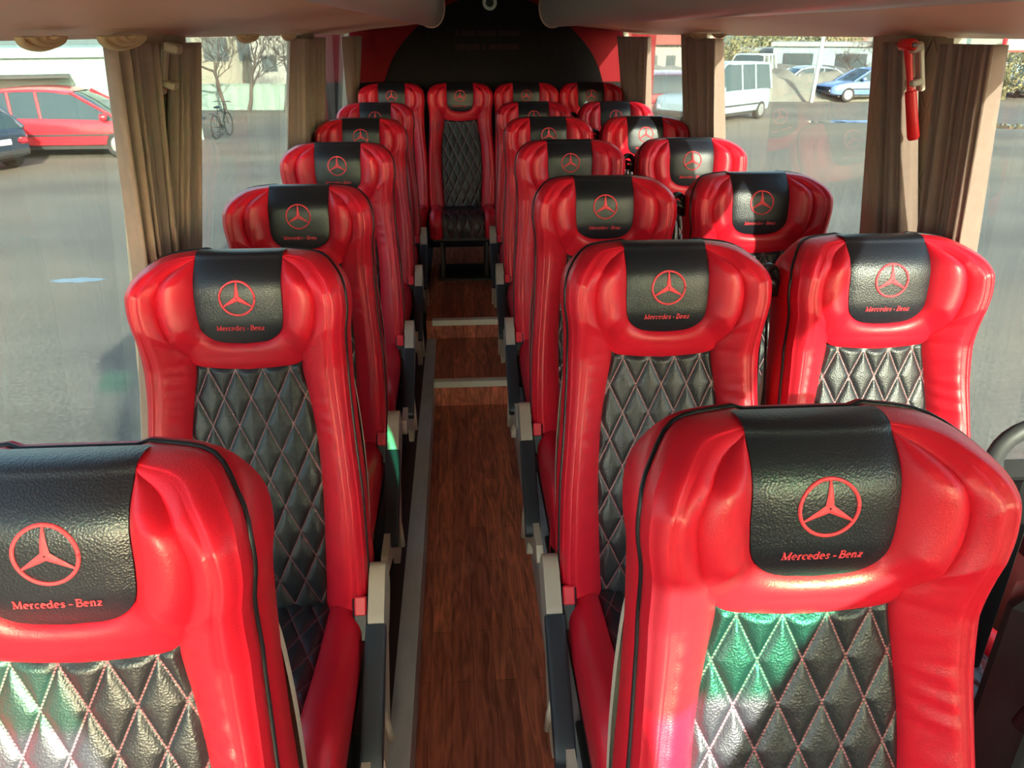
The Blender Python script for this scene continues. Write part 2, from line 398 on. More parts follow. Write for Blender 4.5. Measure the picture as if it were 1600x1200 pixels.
SEATM = {}
def seat_meshes():
    S = SEATM
    # --- quilted panel
    def fp(u, v):
        sj = .532 + .013 * ((u * 2 - 1) ** 2)
        s = -.03 + v * (sj + .03)
        xI = np.interp(s, LADC[:, 0][:78], LADC[:, 1][:78])
        x = (u * 2 - 1) * xI
        uu = abs(u * 2 - 1)
        n = n0(s) + .002 + .008 * (1 - uu ** 2) + quiltn(x, s) * min(1, (1 - uu) / .06) * min(1, (sj - s) / .01 + .05)
        fp.uv.append((x / W_D, s / H_D)); return bk(x, s, n)
    fp.uv = []
    V, F = gridmesh(fp, 96, 170)
    S['panel'] = (V, F, fp.uv)
    # --- bolsters with ear and edge band
    for sd in (-1, 1):
        def fb(u, v):
            i = v * (len(LADC) - 1); i0 = min(int(i), len(LADC) - 2); f = i - i0
            sI, xI, sM, xM, sO, xO = LADC[i0] * (1 - f) + LADC[i0 + 1] * f
            topk = min(1, max(0, (sI - .545) / .03))
            nI = nIf(sI); nM = nMf(sM); nO = nOf(sO)
            hgt = max(0.05, min(1, (.765 - sM) / .05))
            if u < .64:
                q = u / .64; s = sI + (sM - sI) * q; x = xI + (xM - xI) * q
                bul = (.013 * (1 - topk) + .008 * topk) * hgt
                n = nI + (nM - nI) * q + bul * (1 - abs(2 * q - 1) ** 3) + stitch_wr(x, s, sd) * (1 - abs(2 * q - 1) ** 4)
            else:
                q = (u - .64) / .36; s = sM + (sO - sM) * q; x = xM + (xO - xM) * q
                n = nM + (nO - nM) * q ** 1.7 + .007 * hgt * math.sin(math.pi * min(1, q * 1.15)) ** .8 if q < .87 else nM + (nO - nM) * q ** 1.7 + .007 * hgt * max(0, math.sin(math.pi * min(1, q * 1.15))) ** .8
                if q < .30: n -= .0042 * math.exp(-((q - .2) / .05) ** 2)
            return bk(sd * x, s, n0(s) + n + roll(s))
        V, F = gridmesh(fb, 30, 150)
        if sd > 0: F = [f[::-1] for f in F]
        S['bolster', sd] = (V, F)
    # --- headrest ring
    A = full(C0h, 40); B = full(C1h, 40)
    def fr(u, v):
        i = u * (len(A) - 1); i0 = min(int(i), len(A) - 2); f = i - i0
        a = A[i0] * (1 - f) + A[i0 + 1] * f; b = B[i0] * (1 - f) + B[i0 + 1] * f
        p = a * (1 - v) + b * v; x, s = p
        hgt = max(.1, min(1, (.765 - s) / .04))
        na = ins_n(a[0], a[1]) - n0(a[1]) - .003; nb = max(nIf(b[1]), .012) + roll(b[1])
        n = na * (1 - v) + nb * v + (.010 + .014 * min(1, max(0, (s - .56) / .06))) * hgt * (1 - abs(2 * v - 1) ** 2.2)
        return bk(x, s, n0(s) + n)
    S['ring'] = gridmesh(fr, 120, 18)
    # --- insert, rolling over the top
    path = crom([(.592, 0), (.62, 0), (.66, 0), (.70, 0), (.73, 0), (.750, 0), (.757, 0)], 6)[:, 0]
    def fi(u, v):
        uu = u * 2 - 1
        if v <= .8:
            s = .588 + (.757 - .588) * (v / .8)
            hw = np.interp(s, C0h[::-1, 1], C0h[::-1, 0]); x = uu * hw
            return bk(x, s, ins_n(uu * .085 if s > .66 else x, s))
        q = (v - .8) / .2
        x = uu * .085; nn = ins_n(x, .757); a = q * math.pi / 2
        return bk(x * (1 + .03 * q), .757 + .016 * math.sin(a), nn - (nn + .038) * (1 - math.cos(a)))
    S['insert'] = gridmesh(lambda u, v: fi(u, (v ** 1.0)), 40, 60)
    # rounder mesh at bottom of U : remap v so rows cluster there
    S['insert'] = gridmesh(lambda u, v: fi(u, v * v * .35 + v * .65), 40, 64)
    # --- emblem and lettering
    surf = lambda x, s, h: bk(x, s, ins_n(x, s) + .0006 + h)
    mb = MB(); cs, cr_ = .681, .0335
    ringp = [(cr_ * math.cos(2 * math.pi * k / 48), cs + cr_ * math.sin(2 * math.pi * k / 48)) for k in range(49)]
    ribbon_mesh(mb, ringp, .0042, surf, .0018)
    for k in range(3):
        a = R(90 + 120 * k); d = Vector((math.cos(a), math.sin(a))); q = Vector((-d.y, d.x))
        V = []; n = 8
        for i in range(n + 1):
            t = i / n; wv = .0052 * (1 - t) + .0012 * t; r = .001 + (cr_ - .002) * t
            for e, hh in ((-1, .0003), (0, .0024), (1, .0003)):
                c = d * r + q * wv * e; V.append(surf(c.x, cs + c.y, hh))
        F = [(i * 3 + k2, i * 3 + k2 + 1, i * 3 + k2 + 4, i * 3 + k2 + 3) for i in range(n) for k2 in (0, 1)]
        mb.add(V, F)
    S['emblem'] = (mb.V, mb.F)
    mb = MB()
    for pl, wd in text_ribbons('Mercedes - Benz', .094):
        ribbon_mesh(mb, [(a, b + .6165) for a, b in pl], wd, surf, .0010)
    S['lettering'] = (mb.V, mb.F)
    # --- side wrap
    O = LADC[:, 4:6]; right = resample(O, 60); left = right[::-1].copy(); left[:, 1] *= -1
    top = np.array([(.765, x) for x in np.linspace(.076, -.076, 16)[1:-1]])
    loop = np.vstack([right, top, left])       # (s, x)
    nrm = np.gradient(loop, axis=0); nrm = np.stack([nrm[:, 1], -nrm[:, 0]], 1); nrm /= np.linalg.norm(nrm, axis=1)[:, None]
    # outward must point away from centre
    cen = np.array([.38, 0]); sg = np.sign(((loop - cen) * nrm).sum(1)); sg[sg == 0] = 1; nrm *= np.where(sg.mean() < 0, -1, 1)
    prof = [(0, 0, 0), (.0035, -.015, 0), (.0035, -.029, 0), (.0005, -.034, 0), (.004, -.039, 0), (.006, -.060, .4), (.003, -.080, .8), (-.003, -.098, 1), (-.012, -.112, 1), (-.03, -.119, 1), (-.07, -.122, 1)]
    V = []; L = len(loop)
    for off, n, kk in prof:
        for (s, x), (ns, nx) in zip(loop, nrm):
            nn = n + n0(s) + (nOf(s) + roll(s)) * (1 - kk)
            V.append(bk(x + nx * off, s + ns * off, nn))
    F = [(i * L + k, i * L + k + 1, (i + 1) * L + k + 1, (i + 1) * L + k) for i in range(len(prof) - 1) for k in range(L - 1)]
    F.append(tuple((len(prof) - 1) * L + k for k in range(L)))
    F.append((0,) + tuple(i * L for i in range(1, len(prof))) + tuple(i * L + L - 1 for i in range(len(prof) - 1, -1, -1)))
    S['wrap'] = (V, F)
    pts = []
    for (s, x), (ns, nx) in zip(loop, nrm): pts.append(bk(x + nx * .0035, s + ns * .0035, -.034 + nOf(s) + roll(s) + n0(s)))
    mb = MB(); mb.tube(pts, .0036, 8); S['piping'] = (mb.V, mb.F)
    # --- beige back shell
    mask = loop[:, 0] < .67
    def shell(u, v):
        s = .02 + v * .62
        wv = .208 * (1 - .10 * ((v - .3) ** 2) * 4) * math.sqrt(max(0.0, 1 - max(0, (v - .72) / .30) ** 2.4))
        a = (u * 2 - 1) * math.pi / 2
        x = wv * math.copysign(abs(math.sin(a)) ** .55, a)
        n = -.088 - .070 * math.cos(a) ** .6 * (1 - .35 * max(0, v - .6) / .4)
        return bk(x * 1.03, s, n)
    S['shell'] = gridmesh(shell, 36, 40)
    # --- cushion
    def cp(t):
        i = t * 60; i0 = min(int(i), 59); f = i - i0
        return CP[i0] * (1 - f) + CP[i0 + 1] * f, (CN[i0] * (1 - f) + CN[i0 + 1] * f), t * CLEN[-1]
    uvc = []
    def fc(u, v):
        p, nn, ln = cp(v); x = (u * 2 - 1) * .130; uu = abs(u * 2 - 1)
        h = .002 + .006 * (1 - uu ** 2) + quiltn(x, ln + .02) * min(1, (1 - uu) / .06)
        uvc.append((x / W_D, (ln + .02) / H_D)); return (x, p[0] + nn[0] * h, p[1] + nn[1] * h)
    V, F = gridmesh(fc, 84, 150); S['cpanel'] = (V, F, uvc)
    xs = crom([(.130, .002), (.138, .016), (.156, .026), (.178, .026), (.197, .012), (.206, -.006), (.208, -.03)], 4)
    V = []; F = []
    for sd in (-1, 1):
        b = len(V); NX = len(xs) + 3
        for i in range(61):
            p, nn = CP[i], CN[i]
            row = []
            for x, h in xs: row.append((sd * x, p[0] + nn[0] * h, p[1] + nn[1] * h))
            y = max(p[0], -.462)
            row += [(sd * .208, y, min(p[1] - .05, .39)), (sd * .205, y, .335), (sd * .19, y, .315)]
            V += row
        for i in range(60):
            for k in range(NX - 1):
                f = (b + i * NX + k, b + i * NX + k + 1, b + (i + 1) * NX + k + 1, b + (i + 1) * NX + k)
                F.append(f if sd > 0 else f[::-1])
    S['cbolster'] = (V, F)
seat_meshes()

def arm_frame(sd):
    """armrest pieces in seat frame; sd = +1 arm on +x side"""
    x = .240 * sd; pv = Vector((x, -.02, .455)); droop = R(33)
    def P(y, z): return (pv.y - y * math.cos(droop) + z * math.sin(droop) * -1 if False else pv.y - y * math.cos(droop) - z * math.sin(droop), pv.z - y * math.sin(droop) + z * math.cos(droop))
    return x, P
def make_seat(arm=0, buckle=0, belt=0, name='coach_seat'):
    S = SEATM
    root = empty(name)
    sc = new_mesh('backrest_side', *S['wrap'], M['red'], root, sharp=60)
    new_mesh('piping', *S['piping'], M['piping'], sc)
    new_mesh('back_shell', *S['shell'], M['beige'], root); 
    new_mesh('quilted_panel', S['panel'][0], S['panel'][1], M['quilt'], root, uv=S['panel'][2])
    for sd in (-1, 1): new_mesh('side_bolster', *S['bolster', sd], M['red'], root)
    hr = new_mesh('headrest', *S['ring'], M['red'], root)
    new_mesh('headrest_insert', *S['insert'], M['black'], hr)
    tag(new_mesh('emblem', *S['emblem'], M['thread'], hr), 'red embroidered three-pointed star in a ring')
    tag(new_mesh('lettering', *S['lettering'], M['thread'], hr), 'red embroidered lettering under the star')
    cu = new_mesh('cushion', *S['cbolster'], M['red'], root)
    new_mesh('quilted_cushion_panel', S['cpanel'][0], S['cpanel'][1], M['quilt'], cu, uv=S['cpanel'][2])
    b = MB(); b.box(-.20, .20, -.45, .06, .27, .335, bev=.015)
    b.build('seat_pan', M['blackp'], root)
    b = MB()
    for sx in (-.15, .13): b.box(sx, sx + .025, -.33, -.05, 0.0, .28, bev=.006)
    b.box(-.17, .17, -.36, -.02, 0, .02, bev=.005); b.build('pedestal', M['dark_metal'], root)
    if arm:
        b = MB()
        out = crom([(-.42, .275), (-.2, .285), (.04, .31), (.08, .29), (.075, .23), (.03, .15), (-.03, .05), (-.07, .03), (-.14, .035), (-.17, .10), (-.30, .18), (-.42, .22), (-.445, .245), (-.42, .275)], 5)
        x0, x1 = sorted((.222 * arm, .240 * arm)); b.prism([tuple(p) for p in out[:-1]], x0, x1, 'x'); cov = b.build('side_cover', M['beige'], root, sharp=40, smooth=True)
        b = MB(); b.tube([(.247 * arm, -.20, .30), (.247 * arm, -.12, .16), (.247 * arm, -.08, .06)], .008, 8); b.build('recline_lever', M['beige'], cov, smooth=True)
        x, P = arm_frame(arm); w = .021
        ar = MB(); poly = [P(a, c) for a, c in crom([(-.055, -.02), (-.05, .022), (-.02, .035), (.04, .030), (.085, .022), (.09, -.01), (.30, -.02), (.36, -.026), (.30, -.055), (.10, -.075), (.03, -.085), (-.035, -.07), (-.055, -.02)], 4)[:-1]]
        ar.prism(poly, x - w * .82, x + w * .82, 'x'); arm_o = ar.build('armrest', M['taupe'], root, smooth=True, sharp=40)
        pd = MB()
        prof = crom([(.088, .026), (.15, .0275), (.25, .024), (.335, .018), (.372, .006), (.378, -.012), (.36, -.026), (.25, -.018), (.15, -.008), (.092, -.004), (.088, .026)], 4)[:-1]
        n = len(prof)
        V = []
        for xx, sh in ((-w, .86), (-w * .93, .98), (-w * .6, 1.04), (w * .6, 1.04), (w * .93, .98), (w, .86)):
            cy = .01
            for a, c in prof: V.append((x + xx, *P(a, cy + (c - cy) * sh)))
        F = [(i * n + k, i * n + (k + 1) % n, (i + 1) * n + (k + 1) % n, (i + 1) * n + k) for i in range(5) for k in range(n)] + [tuple(range(n))[::-1], tuple(5 * n + k for k in range(n))]
        new_mesh('armrest_pad', V, F, M['pad'], arm_o, sharp=50)
        b = MB(); b.prism([P(-.03 + .028 * math.cos(a * math.pi / 8), -.02 + .028 * math.sin(a * math.pi / 8)) for a in range(16)], x - arm * .030, x - arm * .018, 'x'); b.build('hinge_cover', M['beige'], arm_o)
    if buckle:
        bx = buckle * .205; Mx = Matrix.Translation((bx, -.055, .435)) @ Matrix.Rotation(R(-28), 4, 'X')
        b = MB(); b.box(-.017, .017, -.016, .016, -.075, .022, Mx, bev=.005); bo = b.build('belt_buckle', M['blackp'], root, smooth=True, sharp=35)
        b = MB(); b.box(-.013, .013, -.0185, -.004, -.018, .024, Mx, bev=.003); b.build('release_button', M['buckle_red'], bo, smooth=True, sharp=35)
    if belt:
        bm = MB()
        # webbing folded through a guide and hanging behind the backrest edge
        bx = belt * .236
        for k, (dx, dy, wd) in enumerate(((-.016, .0, .016), (.0, -.012, .017), (.014, .004, .015))):
            pts = [(bx + dx * (1 + .4 * math.sin(t * 3)), .165 + dy + .02 * math.sin(t * 2.5 + k) - .11 * t, 1.075 - .66 * t) for t in np.linspace(0, 1, 14)]
            bm.tube(pts, wd * .5, 8, flat=(1, .22))
        so = bm.build('seat_belt', M['belt'], root, smooth=True)
        bm = MB(); bm.tube([(bx + .024 * math.cos(a), .165 + .012 * math.sin(a * 2), 1.075 + .022 * math.sin(a)) for a in np.linspace(0, 2 * math.pi, 17)[:-1]], .010, 8, closed=True)
        bm.tube([(bx - .018, .155, 1.05), (bx - .01, .145, 1.078), (bx + .012, .145, 1.072), (bx + .02, .155, 1.04)], .009, 8)
        bm.build('belt_guide', M['blackp'], so, smooth=True)
    return root

P_ROW = .752; D1 = .78; HY = .15; XLs, XRs, XWs = -.455, .42, .89
ordw = ['front', 'second', 'third', 'fourth', 'fifth', 'sixth']
def place(proto, first, x, y, z, label, group, rz=0.0):
    o = proto if first else copy_tree(proto)
    o.location = (x, y, z); o.rotation_euler = (0, 0, rz)
    tag(o, label, 'seat', group)
    return o
protoL = make_seat(arm=1, buckle=1)
protoR = make_seat(arm=-1, buckle=-1)
protoW = make_seat(belt=-1)
protoB = make_seat(belt=0)
LBL_L = ['foreground red and black coach seat at the lower left, cut off by the frame',
         'red and black coach seat second from the front, left of the aisle',
         'red and black coach seat third from the front, left of the aisle',
         'red and black coach seat fourth from the front, left of the aisle',
         'red and black coach seat fifth from the front, left of the aisle',
         'red and black coach seat just before the rear bench, left of the aisle']
LBL_R = ['largest red and black coach seat, lower right foreground, sunlit along its left edge',
         'red and black coach seat second from the front just right of the aisle',
         'red and black coach seat third from the front just right of the aisle',
         'red and black coach seat fourth from the front just right of the aisle',
         'red and black coach seat fifth from the front just right of the aisle',
         'red and black coach seat just before the rear bench, right of the aisle']
LBL_W = [None, 'red and black coach seat nearest the camera along the right-hand windows',
         'red and black coach seat second from the camera along the right-hand windows',
         'red and black coach seat third from the camera along the right-hand windows',
         'red and black coach seat fourth from the camera along the right-hand windows',
         'red and black coach seat fifth from the camera along the right-hand windows']
DZL = [-.022, -.006, .004, .012, .022, .04]; DZR = [.006, .0, .004, .012, .028, .04]; DZW = [0, 0, .0, .01, .026, .03]
DXL = [.01, .012, -.008, 0, .004, 0]; DXR = [-.023, -.004, 0, .0, .0, 0]; DXW = [0, -.008, -.005, 0, -.01, -.01]
DYL = [-.03, 0, 0, 0, 0, 0]; DYR = [-.03, 0, 0, 0, 0, 0]; DZ1 = [-.026, -.010, -.022, -.006, 0, 0]; DZ2 = [-.004, -.006, -.006, -.003, 0, 0]
for i in range(6):
    y = D1 + P_ROW * i - HY
    place(protoL, i == 0, XLs + DXL[i], y + DYL[i], ZP + DZ1[i] + .009 * i, LBL_L[i], 'single coach seats left of the aisle')
for i in range(6):
    y = D1 + P_ROW * i - HY
    place(protoR, i == 0, XRs + DXR[i], y + DYR[i], ZP + DZ2[i] + .009 * i, LBL_R[i], 'coach seats right of the aisle')
for i in range(1, 6):
    y = D1 + P_ROW * i - HY
    place(protoW, i == 1, XWs + DXW[i], y, ZP + max(0, .009 * i), LBL_W[i], 'coach seats along the right windows')
LBL_B = ['rear bench coach seat at the left end against the black back wall', 'rear bench coach seat facing straight down the aisle, its whole front visible',
         'rear bench coach seat between the aisle-facing one and the right window one', 'rear bench coach seat at the right end beside the red corner panel']
for i, x in enumerate((-.42, .015, .44, .86)):
    place(protoB, i == 0, x, D1 + P_ROW * 6 - HY, ZR, LBL_B[i], 'coach seats of the rear bench')

# ------------------------------------------------------------------ bus shell
def struct(name, mb, m, parent=None, **k):
    o = mb.build(name, m, parent, **k)
    if parent is None: o['kind'] = 'structure'
    return o
Y0, Y1 = -1.4, 5.66
M['carpet'] = mat('dark_platform_floor', (.055, .035, .03), .7, bump=(90, .3, 'noise'))
M['wall'] = mat('grey_beige_trim', (.36, .32, .27), .6, bump=(200, .15, 'noise'))
M['dark'] = mat('dark_sill', (.02, .021, .024), .55)
M['rack'] = mat('beige_rack_plastic', (.74, .46, .31), .5, bump=(250, .05, 'noise'))
M['rack_grey'] = mat('grey_rack_nose', (.42, .42, .38), .32, bump=(250, .04, 'noise'))
M['redwall'] = mat('red_wall_vinyl', (.17, .003, .007), .7, spec=.15)
M['blackwall'] = mat('black_wall_fabric', (.006, .004, .005), .8, spec=.2, noise=(30, (.016, .010, .011), .7, (6, 1, .6)))
M['ceil'] = mat('beige_ceiling', (.55, .5, .43), .7)
XA0, XA1 = -.155, .215      # aisle well edges
Ystep1, Ystep2 = 3.445, 4.04
b = MB(); b.box(XA0, XA1, Y0, Ystep1, -.04, ZF); struct('floor', b, M['wood'])
b = MB(); b.box(XA0, XA1, Ystep1, Ystep2, -.04, ZP); o = struct('floor_step', b, M['wood']); 
b = MB(); b.box(XA0 - .055, XA1 + .055, Ystep2, Y1, -.04, ZR); struct('floor_rear_step', b, M['wood'])
XL, XRr = wallx(-1, .1), wallx(1, .1)
b = MB(); b.box(XL, XA0 - .055, Y0, Y1, -.04, ZP - .002); b.box(XL, XRr, 4.85, Y1, ZP, ZR - .001)
struct('floor_platform_left', b, M['carpet'])
b = MB(); b.box(XA1 + .055, XRr, Y0, Y1, -.04, ZP - .002); struct('floor_platform_right', b, M['carpet'])
b = MB(); b.box(XA0 - .055, XA0, Y0, Ystep1 + .6, -.04, ZP)
for k in range(7): b.box(XA0 - .046 + k * .006, XA0 - .0432 + k * .006, Y0, Ystep1 + .6, ZP, ZP + .0014)
struct('trim_1', b, M['alu'])
b = MB(); b.box(XA1, XA1 + .055, Y0, Ystep1 + .6, -.04, ZP)
for k in range(7): b.box(XA1 + .008 + k * .006, XA1 + .0108 + k * .006, Y0, Ystep1 + .6, ZP, ZP + .0014)
struct('trim_2', b, M['alu'])
M['nosing'] = mat('pale_step_nosing', (.74, .69, .58), .45, metal=.0)
for i, (yy, zz, xa, xb) in enumerate(((Ystep1, ZP, XA0, XA1), (Ystep2, ZR, XA0 - .02, XA1 + .02))):
    b = MB(); b.box(xa, xb, yy - .006, yy + .034, zz - .001, zz + .004, bev=.0015); b.box(xa, xb, yy - .008, yy - .003, zz - .028, zz + .003, bev=.001)
    o = struct('trim_%d' % (3 + i), b, M['nosing'])

# side walls: below the windows, pillars, header
ZS = .66
PIL = [(1.80, 2.13), (3.68, 4.02), (5.57, Y1)]      # pillars along the bus
for side, nm in ((-1, 'left'), (1, 'right')):
    b = MB()
    def slab(y0, y1, z0, z1, t=.05, ins=0.0):
        xa0, xa1 = wallx(side, z0, ins), wallx(side, z1, ins)
        V = [(xa0, y0, z0), (xa0, y1, z0), (xa1, y1, z1), (xa1, y0, z1)]
        V += [(x + side * t, y, z) for x, y, z in V]
        b.add(V, [(0, 1, 2, 3), (7, 6, 5, 4), (0, 4, 5, 1), (1, 5, 6, 2), (2, 6, 7, 3), (3, 7, 4, 0)])
    slab(-.9, Y1, -.05, ZS)
    for (a, c) in PIL: slab(a + .03, c - .03, ZS, EYE + .1, .03)
    slab(-.9, Y1, EYE + .02, 2.1)
    slab(Y0, -1.0, -.05, .95); slab(Y0, -.9, 1.95, 2.1); slab(-.95, -.9, -.05, 2.0)
    struct('wall_' + nm, b, M['wall'])
    b = MB(); slab(-.9, 5.15, ZS - .03, ZS + .02, .02, .02); struct('trim_%d' % (5 if side < 0 else 6), b, M['dark'])
    # rubber window seals on the bottom edge
    bays = [(-.9, 1.86), (2.07, 3.74), (3.96, 5.60)]
    for k, (a, c) in enumerate(bays):
        b = MB(); slab(a, c, ZS, EYE + .03, .006, -.03)
        o = struct('window_%d' % (k + 1 + (3 if side > 0 else 0)), b, M['glass'])
    b = MB(); slab(Y0 + .05, -.95, .95, 1.95, .006, -.03); struct('window_%d' % (7 if side < 0 else 8), b, M['screen'])
# rear wall
b = MB(); b.box(XL - .05, XRr + .05, Y1, Y1 + .06, -.05, 2.1); struct('wall_rear', b, M['redwall'])
b = MB()
hw_ = crom([(.75, 1.38), (.715, 1.47), (.665, 1.56), (.59, 1.65), (.49, 1.74), (.35, 1.83), (.18, 1.895), (0, 1.915)], 4); xa = XC + .045
arch = [(XL, .2), (XL, 1.38)] + [(xa - a, z) for a, z in hw_] + [(xa + a, z) for a, z in hw_[::-1][1:]] + [(XRr, 1.38), (XRr, .2)]
b.prism(arch, Y1 - .016, Y1 + .002, 'y'); ao = struct('wall_rear_panel', b, M['blackwall'], smooth=True, sharp=30)
# faint two-line lettering on the black panel
M['dimred'] = mat('dim_red_print', (.05, .006, .010), .7)
b = MB(); rr = random.Random(3)
for ln, (zz, words) in enumerate(((1.685, (1, 5, 6, 7)), (1.60, (7, 1, 9)))):
    tot = sum(words) + .8 * (len(words) - 1); x = XC - .215; cw = .43 / tot
    for wv in words:
        for k in range(wv):
            x0 = x + cw * .12; x1 = x + cw * .88; t = cw * .2; y = Y1 - .018
            shape = rr.randint(0, 3)
            b.box(x0, x0 + t, y, y + .004, zz - .016, zz + .016)
            if shape != 1: b.box(x0, x1, y, y + .004, zz + .016 - t, zz + .016)
            if shape != 2: b.box(x1 - t, x1, y, y + .004, zz - .016, zz + .016)
            if shape > 1: b.box(x0, x1, y, y + .004, zz - .002, zz - .002 + t)
            x += cw
        x += cw * .8
b.build('wall_lettering', M['dimred'], ao)
# ceiling and front
b = MB(); b.box(XL, XRr, Y0, Y1, 2.08, 2.12); struct('ceiling', b, M['ceil'])
b = MB(); b.box(XL, XRr, 4.9, Y1, 1.90, 2.08); struct('ceiling_rear', b, M['redwall'])
b = MB(); b.box(XL - .05, XRr + .05, Y0 - .05, Y0, -.05, .95); b.box(XL - .05, XRr + .05, Y0 - .05, Y0, 1.94, 2.12)
struct('wall_front', b, M['dark'])
b = MB(); b.box(XL, XRr, Y0 - .03, Y0 - .025, .95, 1.755); struct('window_10', b, M['screen'])
b = MB(); b.box(XL, XRr, Y0 - .03, Y0 - .025, 1.755, 1.94); struct('window_9', b, M['green'])

# two unseen panels behind the viewpoint, added to shade the front seats
M['sun_blocker'] = mat('dark_grey_finish', (.05, .05, .055), .5)  # dark grey of the added sun blockers, also used on the grab handle
root = empty('middle_sun_blocker', (.33, -.62, ZP)); tag(root, 'unseen dark panel behind the viewpoint, added to shade the front seats', 'sun_blocker')
b = MB(); b.prism([(-.34, .02), (.25, .02), (.25, 1.62), (-.56, 1.62), (-.53, 1.47), (-.40, 1.40), (-.36, 1.25)], -.02, .02, 'y'); b.build('panel', M['sun_blocker'], root)  # added blocker, outline cut to cast the shade between the sunlit seat edges
b = MB(); b.tube([(-.28, 0, 0), (-.28, 0, .3)], .015, 8); b.tube([(.28, 0, 0), (.28, 0, .3)], .015, 8); b.build('post', M['steel'], root, smooth=True)
root = empty('right_sun_blocker', (1.0, -.62, ZP)); tag(root, 'unseen dark slanted panel, added to shade the right front seat', 'sun_blocker')
b = MB(); b.prism([(-.42, 0), (.14, 0), (.14, 1.55), (-.04, 1.55), (-.20, 1.40), (-.34, 1.17)], -.02, .02, 'y'); b.build('panel', M['sun_blocker'], root)  # added blocker, slanted edge shapes the sun patch on the right front seat

# luggage racks
for side, nm in ((-1, 'left'), (1, 'right')):
    mx = lambda x: XC + side * x
    root = empty('luggage_rack', (mx(.5), 2.4, EYE)); 
    tag(root, 'long beige overhead luggage rack above the %s windows' % ('left-hand' if side < 0 else 'right-hand'), 'luggage rack', 'overhead luggage racks')
    org = Vector(root.location)
    und = crom([(.905, EYE - .012), (.88, EYE - .010), (.85, EYE - .004), (.80, EYE + .004), (.70, EYE + .018), (.55, EYE + .032), (.44, EYE + .045), (.40, EYE + .050)], 6)
    nos = crom([(.40, EYE + .050), (.375, EYE + .032), (.33, EYE + .030), (.295, EYE + .055), (.276, EYE + .10), (.274, EYE + .16), (.30, EYE + .22), (.36, EYE + .28), (.45, EYE + .32), (.6, EYE + .345)], 6)
    def sweep(P, y0, y1, th=.012):
        V = []; n = len(P); ny = 40
        for k in range(ny + 1):
            y = y0 + (y1 - y0) * k / ny
            for x, z in P: V.append((mx(x) - org.x, y - org.y, z - org.z))
            for x, z in P[::-1]: V.append((mx(x) - org.x, y - org.y, z + th - org.z))
        m = 2 * n
        F = [(k * m + i, k * m + (i + 1) % m, (k + 1) * m + (i + 1) % m, (k + 1) * m + i) for k in range(ny) for i in range(m)]
        F += [tuple(range(m)), tuple(ny * m + i for i in range(m))[::-1]]
        return V, F
    new_mesh('rack_underside', *sweep(und, -.85, 5.05), M['rack'], root, sharp=40)
    new_mesh('rack_nose', *sweep(nos, -.85, 4.86, .02), M['rack_grey'], root, sharp=40)
    # end cap
    cap = [tuple(p) for p in nos] + [(.6, EYE + .1)]
    b = MB(); b.prism([(mx(x) - org.x, z - org.z) for x, z in cap], 4.85 - org.y, 4.87 - org.y, 'y'); b.build('rack_end_cap', M['rack_grey'], root)
    b = MB(); b.tube([(mx(x) - org.x, 4.87 - org.y, z - org.z) for x, z in nos], .007, 6); b.build('rack_end_trim', M['rack'], root, smooth=True)
# rear corner of the racks
# round fitting over the rear arch
p = on_y(765, 4, Y1 - .05)
b = MB(); b.tube([(p.x + .038 * math.cos(a), 4.87 + .0, p.z + .038 * math.sin(a)) for a in np.linspace(0, 2 * math.pi, 33)[:-1]], .011, 8, closed=True)
SC.cursor.location = (0, 0, 0)
lp = empty('ceiling_lamp', (p.x, Y1 - .06, p.z)); tag(lp, 'round white-rimmed lamp with dark centre above the black rear arch', 'lamp')
b = MB(); b.tube([(.036 * math.cos(a), 0, .036 * math.sin(a)) for a in np.linspace(0, 2 * math.pi, 33)[:-1]], .011, 8, closed=True)
M['white'] = mat('white_plastic', (.75, .74, .70), .4)
b.build('rim', M['white'], lp, smooth=True)
b = MB(); b.lathe([(.03, .045), (.03, 0), (.012, -.006)], (0, 0, 0), 'y', 24); b.build('lens', M['dark'], lp, smooth=True, sharp=40)

